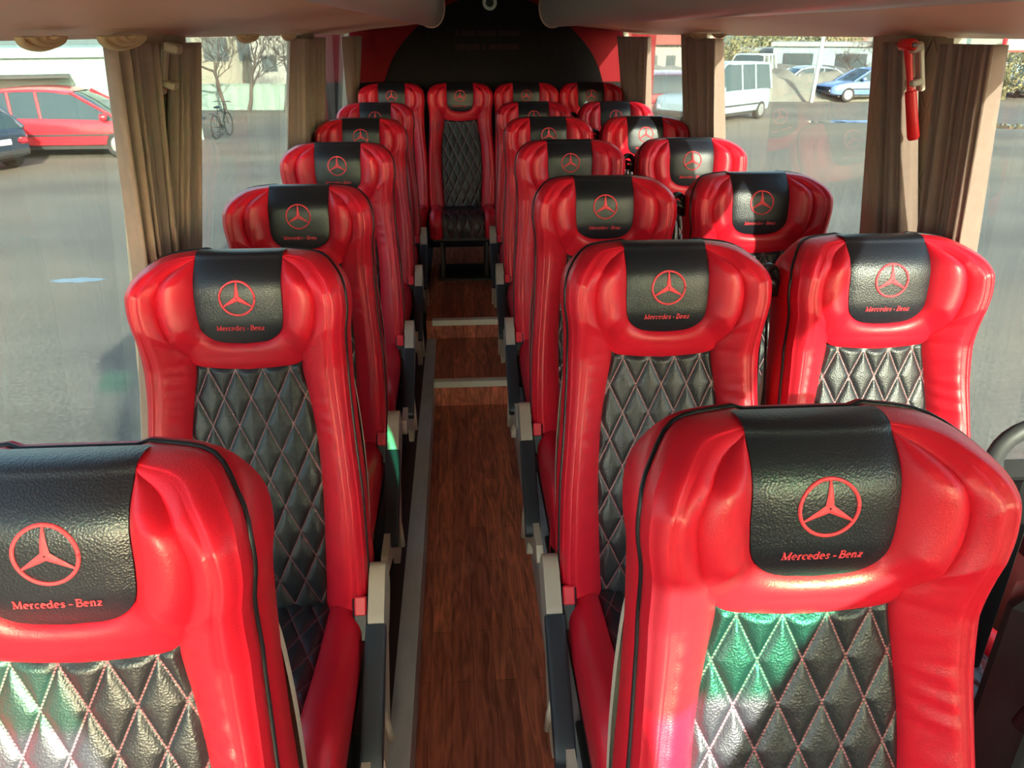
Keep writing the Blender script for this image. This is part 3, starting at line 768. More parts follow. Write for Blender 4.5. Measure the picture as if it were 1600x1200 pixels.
# ------------------------------------------------------------------ pillars, curtains
M['curtain'] = mat('brown_curtain', (.34, .235, .20), .85, noise=(60, (.28, .195, .165), .6), bump=(500, .3, 'noise'), sheen=.3)
def translucent(m, col, f):
    n = m.node_tree.nodes; l = m.node_tree.links; b = n['Principled BSDF']; out = n['Material Output']
    t = n.new('ShaderNodeBsdfTranslucent'); t.inputs[0].default_value = (*col, 1)
    mx = n.new('ShaderNodeMixShader'); mx.inputs[0].default_value = f; l.new(b.outputs[0], mx.inputs[1]); l.new(t.outputs[0], mx.inputs[2]); l.new(mx.outputs[0], out.inputs[0])
translucent(M['curtain'], (.45, .36, .30), .22)
M['lining'] = mat('pale_curtain_lining', (.62, .56, .50), .85, bump=(500, .3, 'noise'))
M['pillar'] = mat('tan_quilted_trim', (.33, .255, .17), .8)
def add_diamond_bump(m, w, h):
    n = m.node_tree.nodes; l = m.node_tree.links; b = n['Principled BSDF']
    tc = n.new('ShaderNodeTexCoord'); sp = n.new('ShaderNodeSeparateXYZ'); l.new(tc.outputs['Object'], sp.inputs[0])
    def mth(op, a, c=None):
        x = n.new('ShaderNodeMath'); x.operation = op
        for i, v in enumerate((a, c)):
            if v is None: continue
            if isinstance(v, (int, float)): x.inputs[i].default_value = v
            else: l.new(v, x.inputs[i])
        return x.outputs[0]
    a = mth('DIVIDE', sp.outputs[1], w); c = mth('DIVIDE', sp.outputs[2], h); ds = []
    for op in ('ADD', 'SUBTRACT'):
        f = mth('FRACT', mth(op, a, c)); ds.append(mth('SUBTRACT', .5, mth('ABSOLUTE', mth('SUBTRACT', f, .5))))
    d = mth('MINIMUM', mth('MINIMUM', ds[0], ds[1]), .08)
    bp = n.new('ShaderNodeBump'); bp.inputs['Distance'].default_value = .05; bp.inputs['Strength'].default_value = .8
    l.new(d, bp.inputs['Height']); l.new(bp.outputs[0], b.inputs['Normal'])
add_diamond_bump(M['pillar'], .09, .16)
k = 7
for side in (-1, 1):
    for (a, c) in PIL[:2]:
        b = MB(); m_ = (a + c) / 2
        V = []
        for z in (ZS, EYE + .04):
            for t in np.linspace(-1, 1, 9):
                V.append((wallx(side, z, .035 + .015 * (1 - t * t)), m_ + t * (c - a) * .5, z))
        F = [(i, i + 1, i + 10, i + 9) for i in range(8)]
        b.add(V, F); o = b.build('trim_%d' % k, M['pillar'], smooth=True); o['kind'] = 'structure'; k += 1

def edge(side, pt, pb):                     # top and lower anchor of a curtain edge -> Y as a function of z
    a, b_ = on_wall(*pt, side, .07), on_wall(*pb, side, .065)
    return lambda z: a.y + (b_.y - a.y) * min(1.35, max(0, (a.z - z) / (a.z - b_.z)))
def curtain(side, ea, eb, z_bot, folds, label, amp=.027, ins_top=.075, ins_bot=.045, seed=1):
    rr = random.Random(seed); ph = [rr.random() * 6 for _ in range(6)]
    ztop = EYE - .022
    fa = edge(side, *ea) if isinstance(ea, tuple) else (lambda z: ea); fb = edge(side, *eb) if isinstance(eb, tuple) else (lambda z: eb)
    def f(u, v):
        z = ztop + (z_bot - ztop) * v
        ya = fa(z); yb = fb(z)
        uu = u + .02 * math.sin(u * 17 + ph[0]) + .014 * math.sin(u * 31 + ph[1] + v * 2)
        q = math.sin(2 * math.pi * folds * uu + ph[2] + .6 * v)
        wv = math.copysign(abs(q) ** .7, q) + .30 * math.sin(2 * math.pi * folds * 2.1 * uu + ph[3] + v)
        am = amp * (.6 + .4 * v) * (1 + .3 * math.sin(u * 9 + ph[4]))
        y = ya + (yb - ya) * u + .35 * am * math.sin(2 * math.pi * folds * uu * 1.5 + ph[5]) * math.sin(math.pi * u)
        return (wallx(side, z, ins_top + (ins_bot - ins_top) * v) - side * am * wv, y, z)
    V, F = gridmesh(f, int(folds * 20), 40)
    o = new_mesh('window_curtain', V, F, M['curtain'])
    sm = o.modifiers.new('thick', 'SOLIDIFY'); sm.thickness = .0025
    tag(o, label, 'curtain', 'window curtains'); return o
curtain(-1, ((164, 62), (216, 390)), ((238, 62), (272, 390)), .72, 6, 'brown curtain swept aside left of the first left-hand pillar', seed=2)
curtain(-1, ((264, 62), (268, 385)), ((303, 62), (310, 385)), .72, 6, 'brown curtain right of the first left-hand pillar, by the bare tree view', seed=3, amp=.018)
curtain(-1, ((458, 64), (462, 215)), ((502, 64), (503, 215)), .72, 7, 'brown curtain bunched at the middle pillar of the left-hand side', seed=4)
curtain(-1, ((536, 64), (551, 165)), Y1 - .05, 1.05, 6, 'brown curtain at the rearmost left-hand window beside the red corner', seed=5)
curtain(1, ((1572, 44), (1512, 370)), ((1486, 44), (1446, 370)), .72, 8, 'brown curtain right of the red emergency hammer, its edge sunlit', seed=6)
curtain(1, ((1430, 44), (1420, 370)), ((1393, 44), (1374, 365)), .72, 6, 'brown curtain hanging behind the red emergency hammer', seed=7)
curtain(1, ((1127, 50), (1124, 215)), ((1072, 50), (1080, 215)), .72, 8, 'brown curtain bunched at the middle pillar of the right-hand side', seed=8)
curtain(1, ((1020, 52), (1012, 172)), Y1 - .30, 1.05, 6, 'brown curtain at the rearmost right-hand window by the red corner', seed=9)
# scalloped tan curtain tops hanging below the racks
M['tan'] = mat('tan_pleated_cloth', (.62, .47, .27), .8, bump=(300, .3, 'noise'))
SCL = [(60, 56, 34, -1, 'first from the left edge'), (188, 58, 36, -1, 'over the left curtain'), (385, 58, 22, -1, 'above the bicycle'), (450, 62, 18, -1, 'beside the middle left curtain'),
       (583, 60, 8, -1, 'smaller one near the left red corner'), (610, 60, 7, -1, 'smallest one near the left red corner'), (1092, 46, 16, 1, 'over the middle right curtain'), (1125, 46, 12, 1, 'at the right end of the middle right curtain')]
for (px, py, wpx, side, txt) in SCL:
    c = on_wall(px, py, side, .10); d = (c - Vector(CAM)).length; hw = wpx / FPX * d * (1.0 + .9 * abs(c.x) / max(.4, c.y) * .0)
    hwY = min(.12, hw * math.hypot(1, (c.y / max(.2, abs(c.x)))) * .75); hgt = min(.035, hw * .45)
    def f(u, v):
        a = math.pi * u; r = v
        y = c.y + math.cos(a) * hwY * r; z = EYE - .005 - math.sin(a) * hgt * r
        return (wallx(side, z, .10 + .008 * math.sin(v * 22) + .02 * (1 - v)), y, z)
    V, F = gridmesh(f, 20, 16)
    o = new_mesh('curtain_valance', V, F, M['tan']); sm = o.modifiers.new('thick', 'SOLIDIFY'); sm.thickness = .003
    tag(o, 'tan pleated valance scallop below the rack, ' + txt, 'valance', 'tan valance scallops')

# emergency hammer right, empty bracket left
def bracket(side, px, py, txt, s=1.0):
    p = on_wall(px, py, side, .085); p.z = min(p.z, EYE - .025)
    root = empty('hammer_bracket', p); b = MB()
    b.box(-.006, .006, -.012, .012, -.10, 0.0, bev=.003); b.box(-.03 if side > 0 else 0, 0 if side > 0 else .03, -.022, .022, -.012, .008, bev=.004)
    b.box(-.028 if side > 0 else 0, 0 if side > 0 else .028, -.018, .018, -.085, -.07, bev=.003)
    b.build('bracket_body', M['taupe'], root, smooth=True, sharp=30)
    root.rotation_euler = (0, R(-14 * side), 0); tag(root, txt, 'hammer bracket'); return p
p = bracket(1, 1440, 54, 'taupe wall bracket that holds the red hammer on the right pillar')
hp = Vector((p.x - .027, p.y, p.z))
root = empty('emergency_hammer', hp); root.rotation_euler = (0, R(-16), 0); tag(root, 'red emergency hammer clipped head-up on the right-hand pillar', 'hammer')
M['hred'] = mat('red_hammer_plastic', (.72, .012, .015), .35)
b = MB(); b.lathe([(.009, -.02), (.0075, -.05), (.007, -.085), (.0085, -.10), (.0125, -.102), (.013, -.16), (.0135, -.205), (.011, -.212)], (0, 0, 0), 'z', 18); b.lathe([(.009, -.02), (.011, .0)], (0, 0, 0), 'z', 18)
b.build('handle', M['hred'], root, smooth=True, sharp=40)
b = MB(); b.lathe([(.009, -.028), (.013, -.022), (.013, .022), (.009, .028)], (0, 0, .0), 'y', 18); ho = b.build('head', M['hred'], root, smooth=True, sharp=40)
b = MB(); b.lathe([(.007, .028), (.006, .034), (.001, .042)], (0, 0, 0), 'y', 14); b.lathe([(.007, -.028), (.006, -.034), (.001, -.042)], (0, 0, 0), 'y', 14); b.build('steel_tip', M['steel'], ho, smooth=True)
bracket(-1, 257, 62, 'empty taupe hammer bracket on the left-hand pillar above a red sticker')
p = on_wall(255, 133, -1, .052)
b = MB(); b.prism([(p.y + .009 * math.cos(a) * (1.0 if math.sin(a) < 0 else 1.25), p.z + .016 * math.sin(a)) for a in np.linspace(0, 2 * math.pi, 13)[:-1]], p.x, p.x + .002, 'x')
tag(b.build('pillar_sticker', M['hred']), 'small faded red sticker on the left pillar below the empty bracket', 'sticker')

# belt post and handle beside the foreground right seat
root = empty('seat_belt_reel', (.72, .66, ZP)); tag(root, 'black seat belt and guide hanging right of the foreground right seat', 'seat belt')
b = MB(); b.box(-.03, .42, .03, .12, 0, .93, bev=.04); b.build('belt_housing', M['blackp'], root, smooth=True, sharp=40)
b = MB(); pts = [(.0 + .015 * t, -.02 - .03 * math.sin(t * 3), .80 - .75 * t) for t in np.linspace(0, 1, 12)]; b.tube(pts, .024, 10, flat=(1, .08)); b.build('webbing', M['belt'], root, smooth=True)
b = MB(); b.tube([(-.03, 0, .76), (-.015, -.01, .81), (.01, -.012, .86), (.03, -.01, .90), (.05, 0, .92)], [.012, .018, .016, .012, .01], 10); b.build('belt_guide', M['blackp'], root, smooth=True)
gp = on_y(1618, 715, .95)
root = empty('grab_handle', gp); tag(root, 'dark grey curved grab handle at the right edge of the picture', 'handle')
b = MB(); b.tube([(.065 * math.cos(a), .0, .055 * math.sin(a)) for a in np.linspace(-.6, math.pi + .6, 18)], .012, 10, flat=(1, 1.2)); b.build('grip', M['sun_blocker'], root, smooth=True)
b = MB(); b.box(-.06, .1, .01, .05, -.065, -.02, bev=.02); b.box(.0, .05, .02, .05, -.45, -.03, bev=.01); b.build('mount', M['blackp'], root, smooth=True, sharp=40)

# ------------------------------------------------------------------ outside
#OUTSIDE
def gmat():
    m = mat('lot_ground', (.3, .28, .24), .95, spec=.2)
    n = m.node_tree.nodes; l = m.node_tree.links; b = n['Principled BSDF']; tc = n.new('ShaderNodeTexCoord')
    def ns(sc, lo, hi, c0, c1, st=(1, 1, 1)):
        mp = n.new('ShaderNodeMapping'); mp.inputs['Scale'].default_value = st; l.new(tc.outputs['Object'], mp.inputs[0])
        t = n.new('ShaderNodeTexNoise'); t.inputs['Scale'].default_value = sc; t.inputs['Detail'].default_value = 8; l.new(mp.outputs[0], t.inputs[0])
        cr = n.new('ShaderNodeValToRGB'); cr.color_ramp.elements[0].position = lo; cr.color_ramp.elements[1].position = hi
        cr.color_ramp.elements[0].color = (*c0, 1); cr.color_ramp.elements[1].color = (*c1, 1); l.new(t.outputs['Fac'], cr.inputs[0]); return cr.outputs[0]
    a = ns(.12, .4, .62, (.142, .136, .122), (.195, .168, .130)); c = ns(30, .3, .7, (.72, .72, .72), (1.25, 1.25, 1.25)); d = ns(.5, .35, .65, (.82, .82, .84), (1.1, 1.1, 1.1), (.5, 1.6, 1))
    def mul(x, y):
        mx = n.new('ShaderNodeMix'); mx.data_type = 'RGBA'; mx.blend_type = 'MULTIPLY'; mx.inputs['Factor'].default_value = 1
        l.new(x, mx.inputs['A']); l.new(y, mx.inputs['B']); return mx.outputs['Result']
    l.new(mul(mul(a, c), d), b.inputs['Base Color']); return m
M['ground'] = gmat()
b = MB(); b.box(-400, 400, -200, 400, ZG - .1, ZG); struct('ground', b, M['ground'])

for (px, py, rx, ry, nm) in ((1340, 190, 2.1, .55, 'a'), (1590, 197, 2.2, .9, 'b'), (120, 438, .35, .12, 'c')):
    c = on_z(px, py, ZG + .002); rr = random.Random(px)
    pts = [(c.x + rx * math.cos(a) * rr.uniform(.75, 1.1), c.y + ry * math.sin(a) * rr.uniform(.7, 1.1)) for a in np.linspace(0, 2 * math.pi, 25)[:-1]]
    if 'puddle' not in M: M['puddle'] = mat('puddle_water', (.05, .055, .06), .03, spec=.8)
    pl = crom(pts + [pts[0]], 3)[:-1]
    b = MB(); b.prism([tuple(q) for q in pl], ZG, ZG + .004, 'z'); o = b.build('puddle', M['puddle'])
    tag(o, {'a': 'puddle on the lot outside the large right-hand window', 'b': 'puddle at the right edge of the picture beyond the curtain', 'c': 'small dark wet patch on the ground outside the left window'}[nm], 'puddle')

def carmat(name, col, rough=.25): return mat(name, col, rough, coat=.6)
M['cglass'] = mat('car_glass', (.03, .05, .055), .05, spec=.8)
M['tyre'] = mat('tyre_rubber', (.02, .02, .02), .8)
M['rim'] = mat('alloy_rim', (.45, .46, .48), .35, metal=.7)
M['ctrim'] = mat('car_dark_trim', (.03, .03, .032), .6)
M['lampw'] = mat('headlamp_clear', (.7, .72, .75), .15)
M['lampr'] = mat('tail_lamp_red', (.5, .02, .03), .2)
M['plate'] = mat('number_plate_white', (.7, .7, .68), .5)
def car(c, heading, body, green, W, m, label, zs=.28, roofx=None):
    """body: [(x, z_belt)], green: [(x, z_roof)] side outline stations; heading: direction of the nose (degrees from +X)"""
    root = empty('parked_car', (c.x, c.y, ZG), R(heading)); tag(root, label, 'car')
    hw = W / 2; bx = crom(body, 6)
    V = []; F = []; x0, x1 = bx[0][0], bx[-1][0]
    for x, zb in bx:
        e = min(1, min(x - x0, x1 - x) / .35 + .0) ** .5 if min(x - x0, x1 - x) < .35 else 1
        h = hw * (.80 + .20 * e); zl = zs + .10 * (1 - e)
        half = [(h * .80, zl), (h * .97, zl + .06), (h, zl + .28), (h * .985, zb - .12), (h * .93, zb - .01), (h * .6, zb + .02)]
        V += [(x, y, z) for y, z in half] + [(x, -y, z) for y, z in half[::-1]]
    n = 12
    for i in range(len(bx) - 1):
        for k in range(n): F.append((i * n + k, i * n + (k + 1) % n, (i + 1) * n + (k + 1) % n, (i + 1) * n + k))
    F += [tuple(range(n)), tuple((len(bx) - 1) * n + k for k in range(n))[::-1]]
    new_mesh('body', V, F, m, root, sharp=35)
    gx = crom(green, 5)
    def belt(x): return float(np.interp(x, bx[:, 0], bx[:, 1]))
    zmax = max(g[1] for g in green)
    V = []; F = []; n = 6
    for x, zr in gx:
        zb = belt(x) - .03; k = (zr - zb) / (zmax - zb)
        for y, z in ((hw * .93, zb), (hw * (.93 - .20 * k), max(zb + .001, zr - .05)), (hw * .5, zr), (-hw * .5, zr), (-hw * (.93 - .20 * k), max(zb + .001, zr - .05)), (-hw * .93, zb)): V.append((x, y, z))
    for i in range(len(gx) - 1):
        for k in range(n): F.append((i * n + k, i * n + (k + 1) % n, (i + 1) * n + (k + 1) % n, (i + 1) * n + k))
    new_mesh('window_glass', V, F, M['cglass'], root, sharp=30)
    # roof skin and pillars
    b = MB(); top = [g for g in gx if g[1] > zmax - .13]
    V = []; F = []
    for x, zr in top:
        for y, z in ((hw * .76, zr - .075), (hw * .735, zr - .03), (hw * .5, zr + .012), (-hw * .5, zr + .012), (-hw * .735, zr - .03), (-hw * .76, zr - .075)): V.append((x, y, z))
    for i in range(len(top) - 1):
        for k in range(5): F.append((i * 6 + k, i * 6 + k + 1, (i + 1) * 6 + k + 1, (i + 1) * 6 + k))
    b.add(V, F)
    xr0, xr1 = top[0][0], top[-1][0]; g0, g1 = green[0][0], green[-1][0]
    for sy in (-1, 1):
        b.tube([(g1, sy * hw * .90, belt(g1)), (xr1, sy * hw * .75, zmax - .10)], .04, 6); b.tube([(g0, sy * hw * .90, belt(g0)), (xr0, sy * hw * .75, zmax - .10)], .06, 6)
        for fx in (.36, .66):
            xm = xr0 + (xr1 - xr0) * fx; b.tube([(xm, sy * hw * .935, belt(xm) - .02), (xm - .06, sy * hw * .765, zmax - .08)], .035, 6)
        mxr = g1 - .42; b.lathe([(.02, -.10), (.08, -.07), (.09, .02), (.05, .08)], (mxr, sy * hw * 1.07, belt(mxr) + .09), 'x', 10)
    b.build('roof', m, root, smooth=True, sharp=40)
    for wx in (x0 + .17 * (x1 - x0), x1 - .19 * (x1 - x0)):
        for sy in (-1, 1):
            b = MB(); yy = sy * (hw - .10); b.lathe([(.20, -.11), (.31, -.10), (.325, -.05), (.325, .05), (.31, .10), (.20, .11)], (wx, yy, .325), 'y', 24); w_ = b.build('wheel', M['tyre'], root, smooth=True, sharp=40)
            b = MB(); b.lathe([(.21, -.112), (.19, -.118), (.05, -.105), (.01, -.11)] if sy < 0 else [(.01, .11), (.05, .105), (.19, .118), (.21, .112)], (wx, yy, .325), 'y', 18); b.build('wheel_rim', M['rim'], w_, smooth=True, sharp=40)
    b = MB(); 
    for sy in (-1, 1): b.box(x0 + .9, x1 - .95, sy * hw * 1.0 - .012, sy * hw * 1.0 + .012, .55, .60)
    b.box(x0 + .4, x1 - .4, -hw * .85, hw * .85, zs - .06, zs + .06)
    b.build('side_moulding', M['ctrim'], root)
    for xx, mm, nm, s_ in ((x1, M['lampw'], 'headlamp', 1), (x0, M['lampr'], 'tail_lamp', -1)):
        for sy in (-1, 1):
            b = MB(); b.box(-.10, .06, -.16, .16, -.07, .07, Matrix.Translation((xx - s_ * .07, sy * hw * .62, belt(xx) - .12)) @ Matrix.Rotation(s_ * sy * R(-22), 4, 'Z'), bev=.03); b.build(nm, mm, root, smooth=True)
    b = MB(); b.box(x0 - .03, x0 + .01, -.26, .26, .62, .74, bev=.004); b.build('number_plate', M['plate'], root)
    b = MB(); b.box(x0 - .05, x0 + .05, -hw * .8, hw * .8, .36, .50, bev=.04); b.box(x1 - .05, x1 + .05, -hw * .8, hw * .8, .36, .50, bev=.04); b.build('bumper', M['ctrim'], root, smooth=True, sharp=40)
    return root
MPV_B = [(-2.3, .85), (-2.2, .98), (-1.4, 1.0), (0, .97), (1.0, .93), (1.5, .88), (2.1, .76), (2.32, .62)]
MPV_G = [(-2.22, 1.0), (-2.02, 1.45), (-1.6, 1.62), (-.6, 1.68), (.2, 1.63), (.75, 1.42), (1.62, .88)]
SED_B = [(-2.15, .80), (-2.05, .92), (-1.5, .95), (0, .93), (.9, .90), (1.6, .82), (2.05, .72), (2.2, .60)]
SED_G = [(-1.85, .94), (-1.2, 1.32), (-.6, 1.42), (.1, 1.42), (.5, 1.30), (1.15, .88)]
HAT_G = [(-2.0, .95), (-1.75, 1.28), (-1.2, 1.42), (-.3, 1.46), (.3, 1.38), (1.15, .88)]
VAN_B = [(-2.6, .9), (-2.5, 1.05), (-1, 1.08), (.9, 1.08), (1.5, 1.05), (2.3, .95), (2.55, .7)]
VAN_G = [(-2.5, 1.08), (-2.45, 1.85), (-2.2, 1.95), (0, 1.98), (.8, 1.92), (1.7, 1.08)]
c = on_z(8, 250, ZG); car(Vector((c.x + 1.35, c.y + 1.0, 0)), 3, MPV_B, MPV_G, 1.85, carmat('red_car_paint', (.62, .025, .04)), 'red people carrier parked outside the front left window')
c = on_z(-40, 266, ZG); car(Vector((c.x - .9, c.y + .2, 0)), 158, SED_B, HAT_G, 1.75, carmat('black_blue_car_paint', (.02, .03, .05)), 'dark blue-black hatchback partly in front of the red people carrier')
c = on_z(1342, 160, ZG); car(Vector((c.x + .7, c.y + 1, 0)), 186, SED_B, HAT_G, 1.75, carmat('blue_car_paint', (.12, .20, .42)), 'small blue hatchback beside the right pillar curtain, seen through the large right window')
c = on_z(1275, 156, ZG); car(Vector((c.x + .2, c.y + 2.2, 0)), 184, SED_B, SED_G, 1.75, carmat('silver_car_paint', (.33, .35, .38)), 'grey saloon parked behind the blue hatchback near the white pole')
c = on_z(1602, 152, ZG); car(Vector((c.x + .3, c.y + .8, 0)), 255, SED_B, SED_G, 1.75, carmat('pale_blue_car_paint', (.30, .42, .55)), 'pale blue saloon facing the bus at the right edge')
c = on_z(1140, 195, ZG); car(Vector((c.x - .15, c.y + 1.5, 0)), 222, VAN_B, VAN_G, 1.95, carmat('light_blue_van_paint', (.26, .36, .42)), 'light blue van with a dark wheel right of the middle curtain')
c = on_z(1205, 160, ZG); car(Vector((c.x + .3, c.y + 4.0, 0)), 240, VAN_B, VAN_G, 1.9, carmat('white_van_paint', (.36, .38, .37)), 'white van between the light blue van and the pole')
c = on_z(1058, 190, ZG); car(Vector((c.x - .1, c.y + 1.6, 0)), 80, MPV_B, MPV_G, 1.85, carmat('dark_red_car_paint', (.20, .03, .04)), 'dark red people carrier partly hidden by the middle right curtain')

# bicycle
c = on_z(350, 214, ZG); root = empty('bicycle', (c.x, c.y, ZG), R(84)); tag(root, 'lone black bicycle standing on the lot outside the left window', 'bicycle')
for x in (-.52, .52):
    b = MB(); b.tube([(x + .33 * math.cos(a), 0, .34 + .33 * math.sin(a)) for a in np.linspace(0, 2 * math.pi, 33)[:-1]], .018, 8, closed=True); w_ = b.build('wheel', M['tyre'], root, smooth=True)
    b = MB()
    for k in range(10): a = k * math.pi / 5; b.tube([(x, 0, .34), (x + .31 * math.cos(a), 0, .34 + .31 * math.sin(a))], .0025, 4)
    b.build('spokes', M['steel'], w_)
b = MB()
for p0, p1, r in (((-.52, 0, .34), (-.08, 0, .30), .012), ((-.08, 0, .30), (-.20, 0, .80), .016), ((-.20, 0, .78), (.36, 0, .80), .016), ((-.08, 0, .30), (.38, 0, .72), .018), ((.34, 0, .92), (.40, 0, .66), .018), ((.40, 0, .66), (.52, 0, .34), .013), ((-.52, 0, .34), (-.19, 0, .76), .010)): b.tube([p0, p1], r, 8)
M['bike'] = mat('black_bicycle_paint', (.015, .02, .02), .4)
b.build('frame', M['bike'], root, smooth=True)
b = MB(); b.tube([(.20, .28, 1.0), (.30, .22, 1.02), (.34, .0, 1.0), (.30, -.22, 1.02), (.20, -.28, 1.0)], .013, 8); b.tube([(.34, 0, .9), (.34, 0, 1.0)], .014, 8); b.build('handlebar', M['bike'], root, smooth=True)
b = MB(); b.box(-.34, -.06, -.07, .07, .86, .92, bev=.03); b.tube([(-.20, 0, .78), (-.21, 0, .88)], .012, 8); b.build('saddle', M['bike'], root, smooth=True)
b = MB(); b.box(-.72, -.40, -.08, .08, .72, .74, bev=.005); b.tube([(-.7, 0, .72), (-.52, 0, .34)], .007, 6); b.build('carrier', M['bike'], root)
b = MB(); b.tube([(-.08, -.12, .30), (-.08, .12, .30)], .014, 8); b.lathe([(.09, -.035), (.09, -.03)], (-.08, 0, .30), 'y', 16); b.box(-.12, -.04, .10, .17, .14, .16); b.box(-.12, -.04, -.17, -.10, .44, .46); b.build('crank', M['bike'], root)

# fences, buildings, trees, hills
M['fence'] = mat('pale_fence', (.22, .30, .26), .6, bump=(3, .2, 'noise', .01))
def wallrun(name, pxa, pxb, py, hgt, m, label, cat, t=.12, ribs=True):
    a, c2 = on_z(pxa, py, ZG), on_z(pxb, py, ZG); d = (c2 - a); L = d.length; ang = math.atan2(d.y, d.x)
    root = empty(name, (a.x, a.y, ZG), ang); tag(root, label, cat)
    b = MB(); n = max(2, int(L / .5)); V = []
    for i in range(n * 2 + 1):
        x = L * i / (2 * n); y = .03 * (i % 2)
        V += [(x, y, .0), (x, y, hgt), (x, y + t, hgt), (x, y + t, 0)]
    F = []
    for i in range(n * 2): 
        for k in range(4): F.append((i * 4 + k, i * 4 + (k + 1) % 4, i * 4 + 4 + (k + 1) % 4, i * 4 + 4 + k))
    b.add(V, F); b.build('panel', m, root)
    b = MB()
    for i in range(int(L / 3) + 1): b.box(i * 3 - .04, i * 3 + .04, -.05, .0, 0, hgt + .04)
    b.box(0, L, -.03, t + .03, hgt, hgt + .04); b.build('rail', m, root)
    return root
wallrun('corrugated_fence', 290, 590, 172, .98, M['fence'], 'long pale green-white corrugated fence behind the bicycle', 'fence')
M['whitewall'] = mat('white_wall_paint', (.26, .26, .24), .7)
wallrun('low_wall', 960, 1180, 157, 1.05, M['whitewall'], 'low white wall beyond the rear right window', 'wall')
def building(cx, cy, W, D_, Hh, m, roofm, label, rot=0, win=None, pitched=False, base=0.0, extra=None):
    root = empty('building', (cx, cy, ZG), R(rot)); tag(root, label, 'building')
    b = MB(); b.box(-W / 2, W / 2, -D_ / 2, D_ / 2, 0, Hh + base); b.build('wall', m, root)
    b = MB()
    if pitched: b.prism([(-D_ / 2 - .4, Hh + base), (D_ / 2 + .4, Hh + base), (0, Hh + base + D_ * .22)], -W / 2 - .4, W / 2 + .4, 'x')
    else: b.box(-W / 2 - .15, W / 2 + .15, -D_ / 2 - .15, D_ / 2 + .15, Hh + base - .02, Hh + base + .22)
    b.build('roof', roofm, root)
    if win:
        nx, nz, ww, wh, wm = win
        for i in range(nx):
            for j in range(nz):
                x = -W / 2 + W * (i + .5) / nx; z = base + (Hh) * (j + .5) / nz
                b = MB(); b.box(x - ww / 2, x + ww / 2, -D_ / 2 - .05, -D_ / 2 + .02, z - wh / 2, z + wh / 2); b.build('window', wm, root)
    return root
M['mint'] = mat('mint_wall_paint', (.27, .37, .34), .7, noise=(.6, (.22, .31, .28), .5))
M['cream'] = mat('cream_wall_paint', (.24, .23, .18), .8, noise=(.4, (.19, .18, .15), .6))
M['pink'] = mat('pink_wall_paint', (.42, .25, .21), .8); M['orange'] = mat('orange_wall_paint', (.45, .26, .14), .8)
M['roofred'] = mat('red_roof_tiles', (.38, .10, .07), .8, noise=(8, (.28, .07, .05), .6)); M['roofgrey'] = mat('grey_roof', (.26, .28, .29), .7)
M['wdark'] = mat('dark_window', (.06, .08, .09), .2); M['greyblue'] = mat('grey_blue_cladding', (.24, .30, .33), .7)
def at(px, dist, py=50): 
    d = ray(px, py); return Vector(CAM) + d * (dist / math.hypot(d.x, d.y))
# workshop behind the red car
c = at(-60, 25); wk = building(c.x - 1.5, c.y + 3, 11, 5, 2.35, M['mint'], M['mint'], 'pale mint workshop with an awning behind the red people carrier', rot=24)
b = MB(); b.box(-.6, 2.0, -2.58, -2.45, 0, 1.8); b.build('garage_door', M['roofgrey'], wk)
b = MB(); b.box(-2.6, 2.3, -3.3, -2.5, 1.85, 1.92); b.build('awning', M['ctrim'], wk)
b = MB(); b.box(3.4, 5.4, -2.58, -2.45, 0, 2.0); b.build('panel_wall', M['greyblue'], wk)
b = MB(); b.box(-5.0, -1.2, -2.58, -2.45, 1.3, 1.75); b.build('sign_band', M['orange'], wk)
for (px, dist, W, D_, Hh, m, rm, lab, rot, win, pit) in (
    (352, 52, 11, 6, 4.2, 'cream', 'roofgrey', 'long cream building behind the bare trees on the left', 20, (6, 1, 1.3, 1.2, 'wdark'), False),
    (440, 43, 3.2, 3, 3.2, 'whitewall', 'roofred', 'small white building with a red fascia behind the left tree branches', 14, (2, 1, .7, .7, 'wdark'), False),
    (470, 67, 3.6, 4, 3.3, 'pink', 'roofgrey', 'pink-walled building behind the middle left curtain', 8, (3, 1, .9, 1.1, 'wdark'), False),
    (521, 78, 6.4, 7, 4.8, 'orange', 'roofgrey', 'orange and grey apartment block in the rearmost left window', 6, (3, 2, .8, 1.0, 'wdark'), False),
    (556, 58, 3.0, 5, 3.4, 'greyblue', 'roofgrey', 'grey shed right of the orange block in the rear left window', 4, (2, 1, .9, 1.0, 'wdark'), False),
    (1044, 60, 6.0, 6, 2.2, 'whitewall', 'roofred', 'white house with a red tiled roof beyond the rear right window', -8, (5, 1, .6, .9, 'wdark'), True),
    (1245, 62, 7.2, 5, 1.75, 'whitewall', 'roofgrey', 'low white outbuilding left of the white pole', -20, (4, 1, .9, .6, 'wdark'), False),
    (1335, 56, 9.0, 5, 2.2, 'greyblue', 'roofgrey', 'long grey-blue hangar right of the white pole', -24, (3, 1, 1.7, 1.4, 'wdark'), False),
    (1212, 110, 6, 5, 3.6, 'cream', 'roofgrey', 'cream house far off above the low white outbuilding', -18, (4, 2, .9, .9, 'wdark'), True),
    (1262, 120, 5.5, 5, 4.2, 'whitewall', 'roofred', 'white house with a red roof far behind the pole', -20, (4, 2, .9, .9, 'wdark'), True),
    (1325, 118, 5, 5, 4.6, 'pink', 'roofred', 'pink house far off above the grey-blue hangar', -24, (4, 2, .9, .9, 'wdark'), True),
    (1375, 145, 4, 4, 4.4, 'whitewall', 'roofgrey', 'white house far off beside the right pillar curtain', -26, (3, 2, .9, .9, 'wdark'), False),
    (1598, 70, 6, 6, 3.2, 'whitewall', 'roofred', 'white building with red trim at the far right edge', -34, (3, 1, 1, 1, 'wdark'), False)):
    c = at(px, dist); building(c.x, c.y, W, D_, Hh, M[m], M[rm], lab, rot, win[:4] + (M[win[4]],), pit)
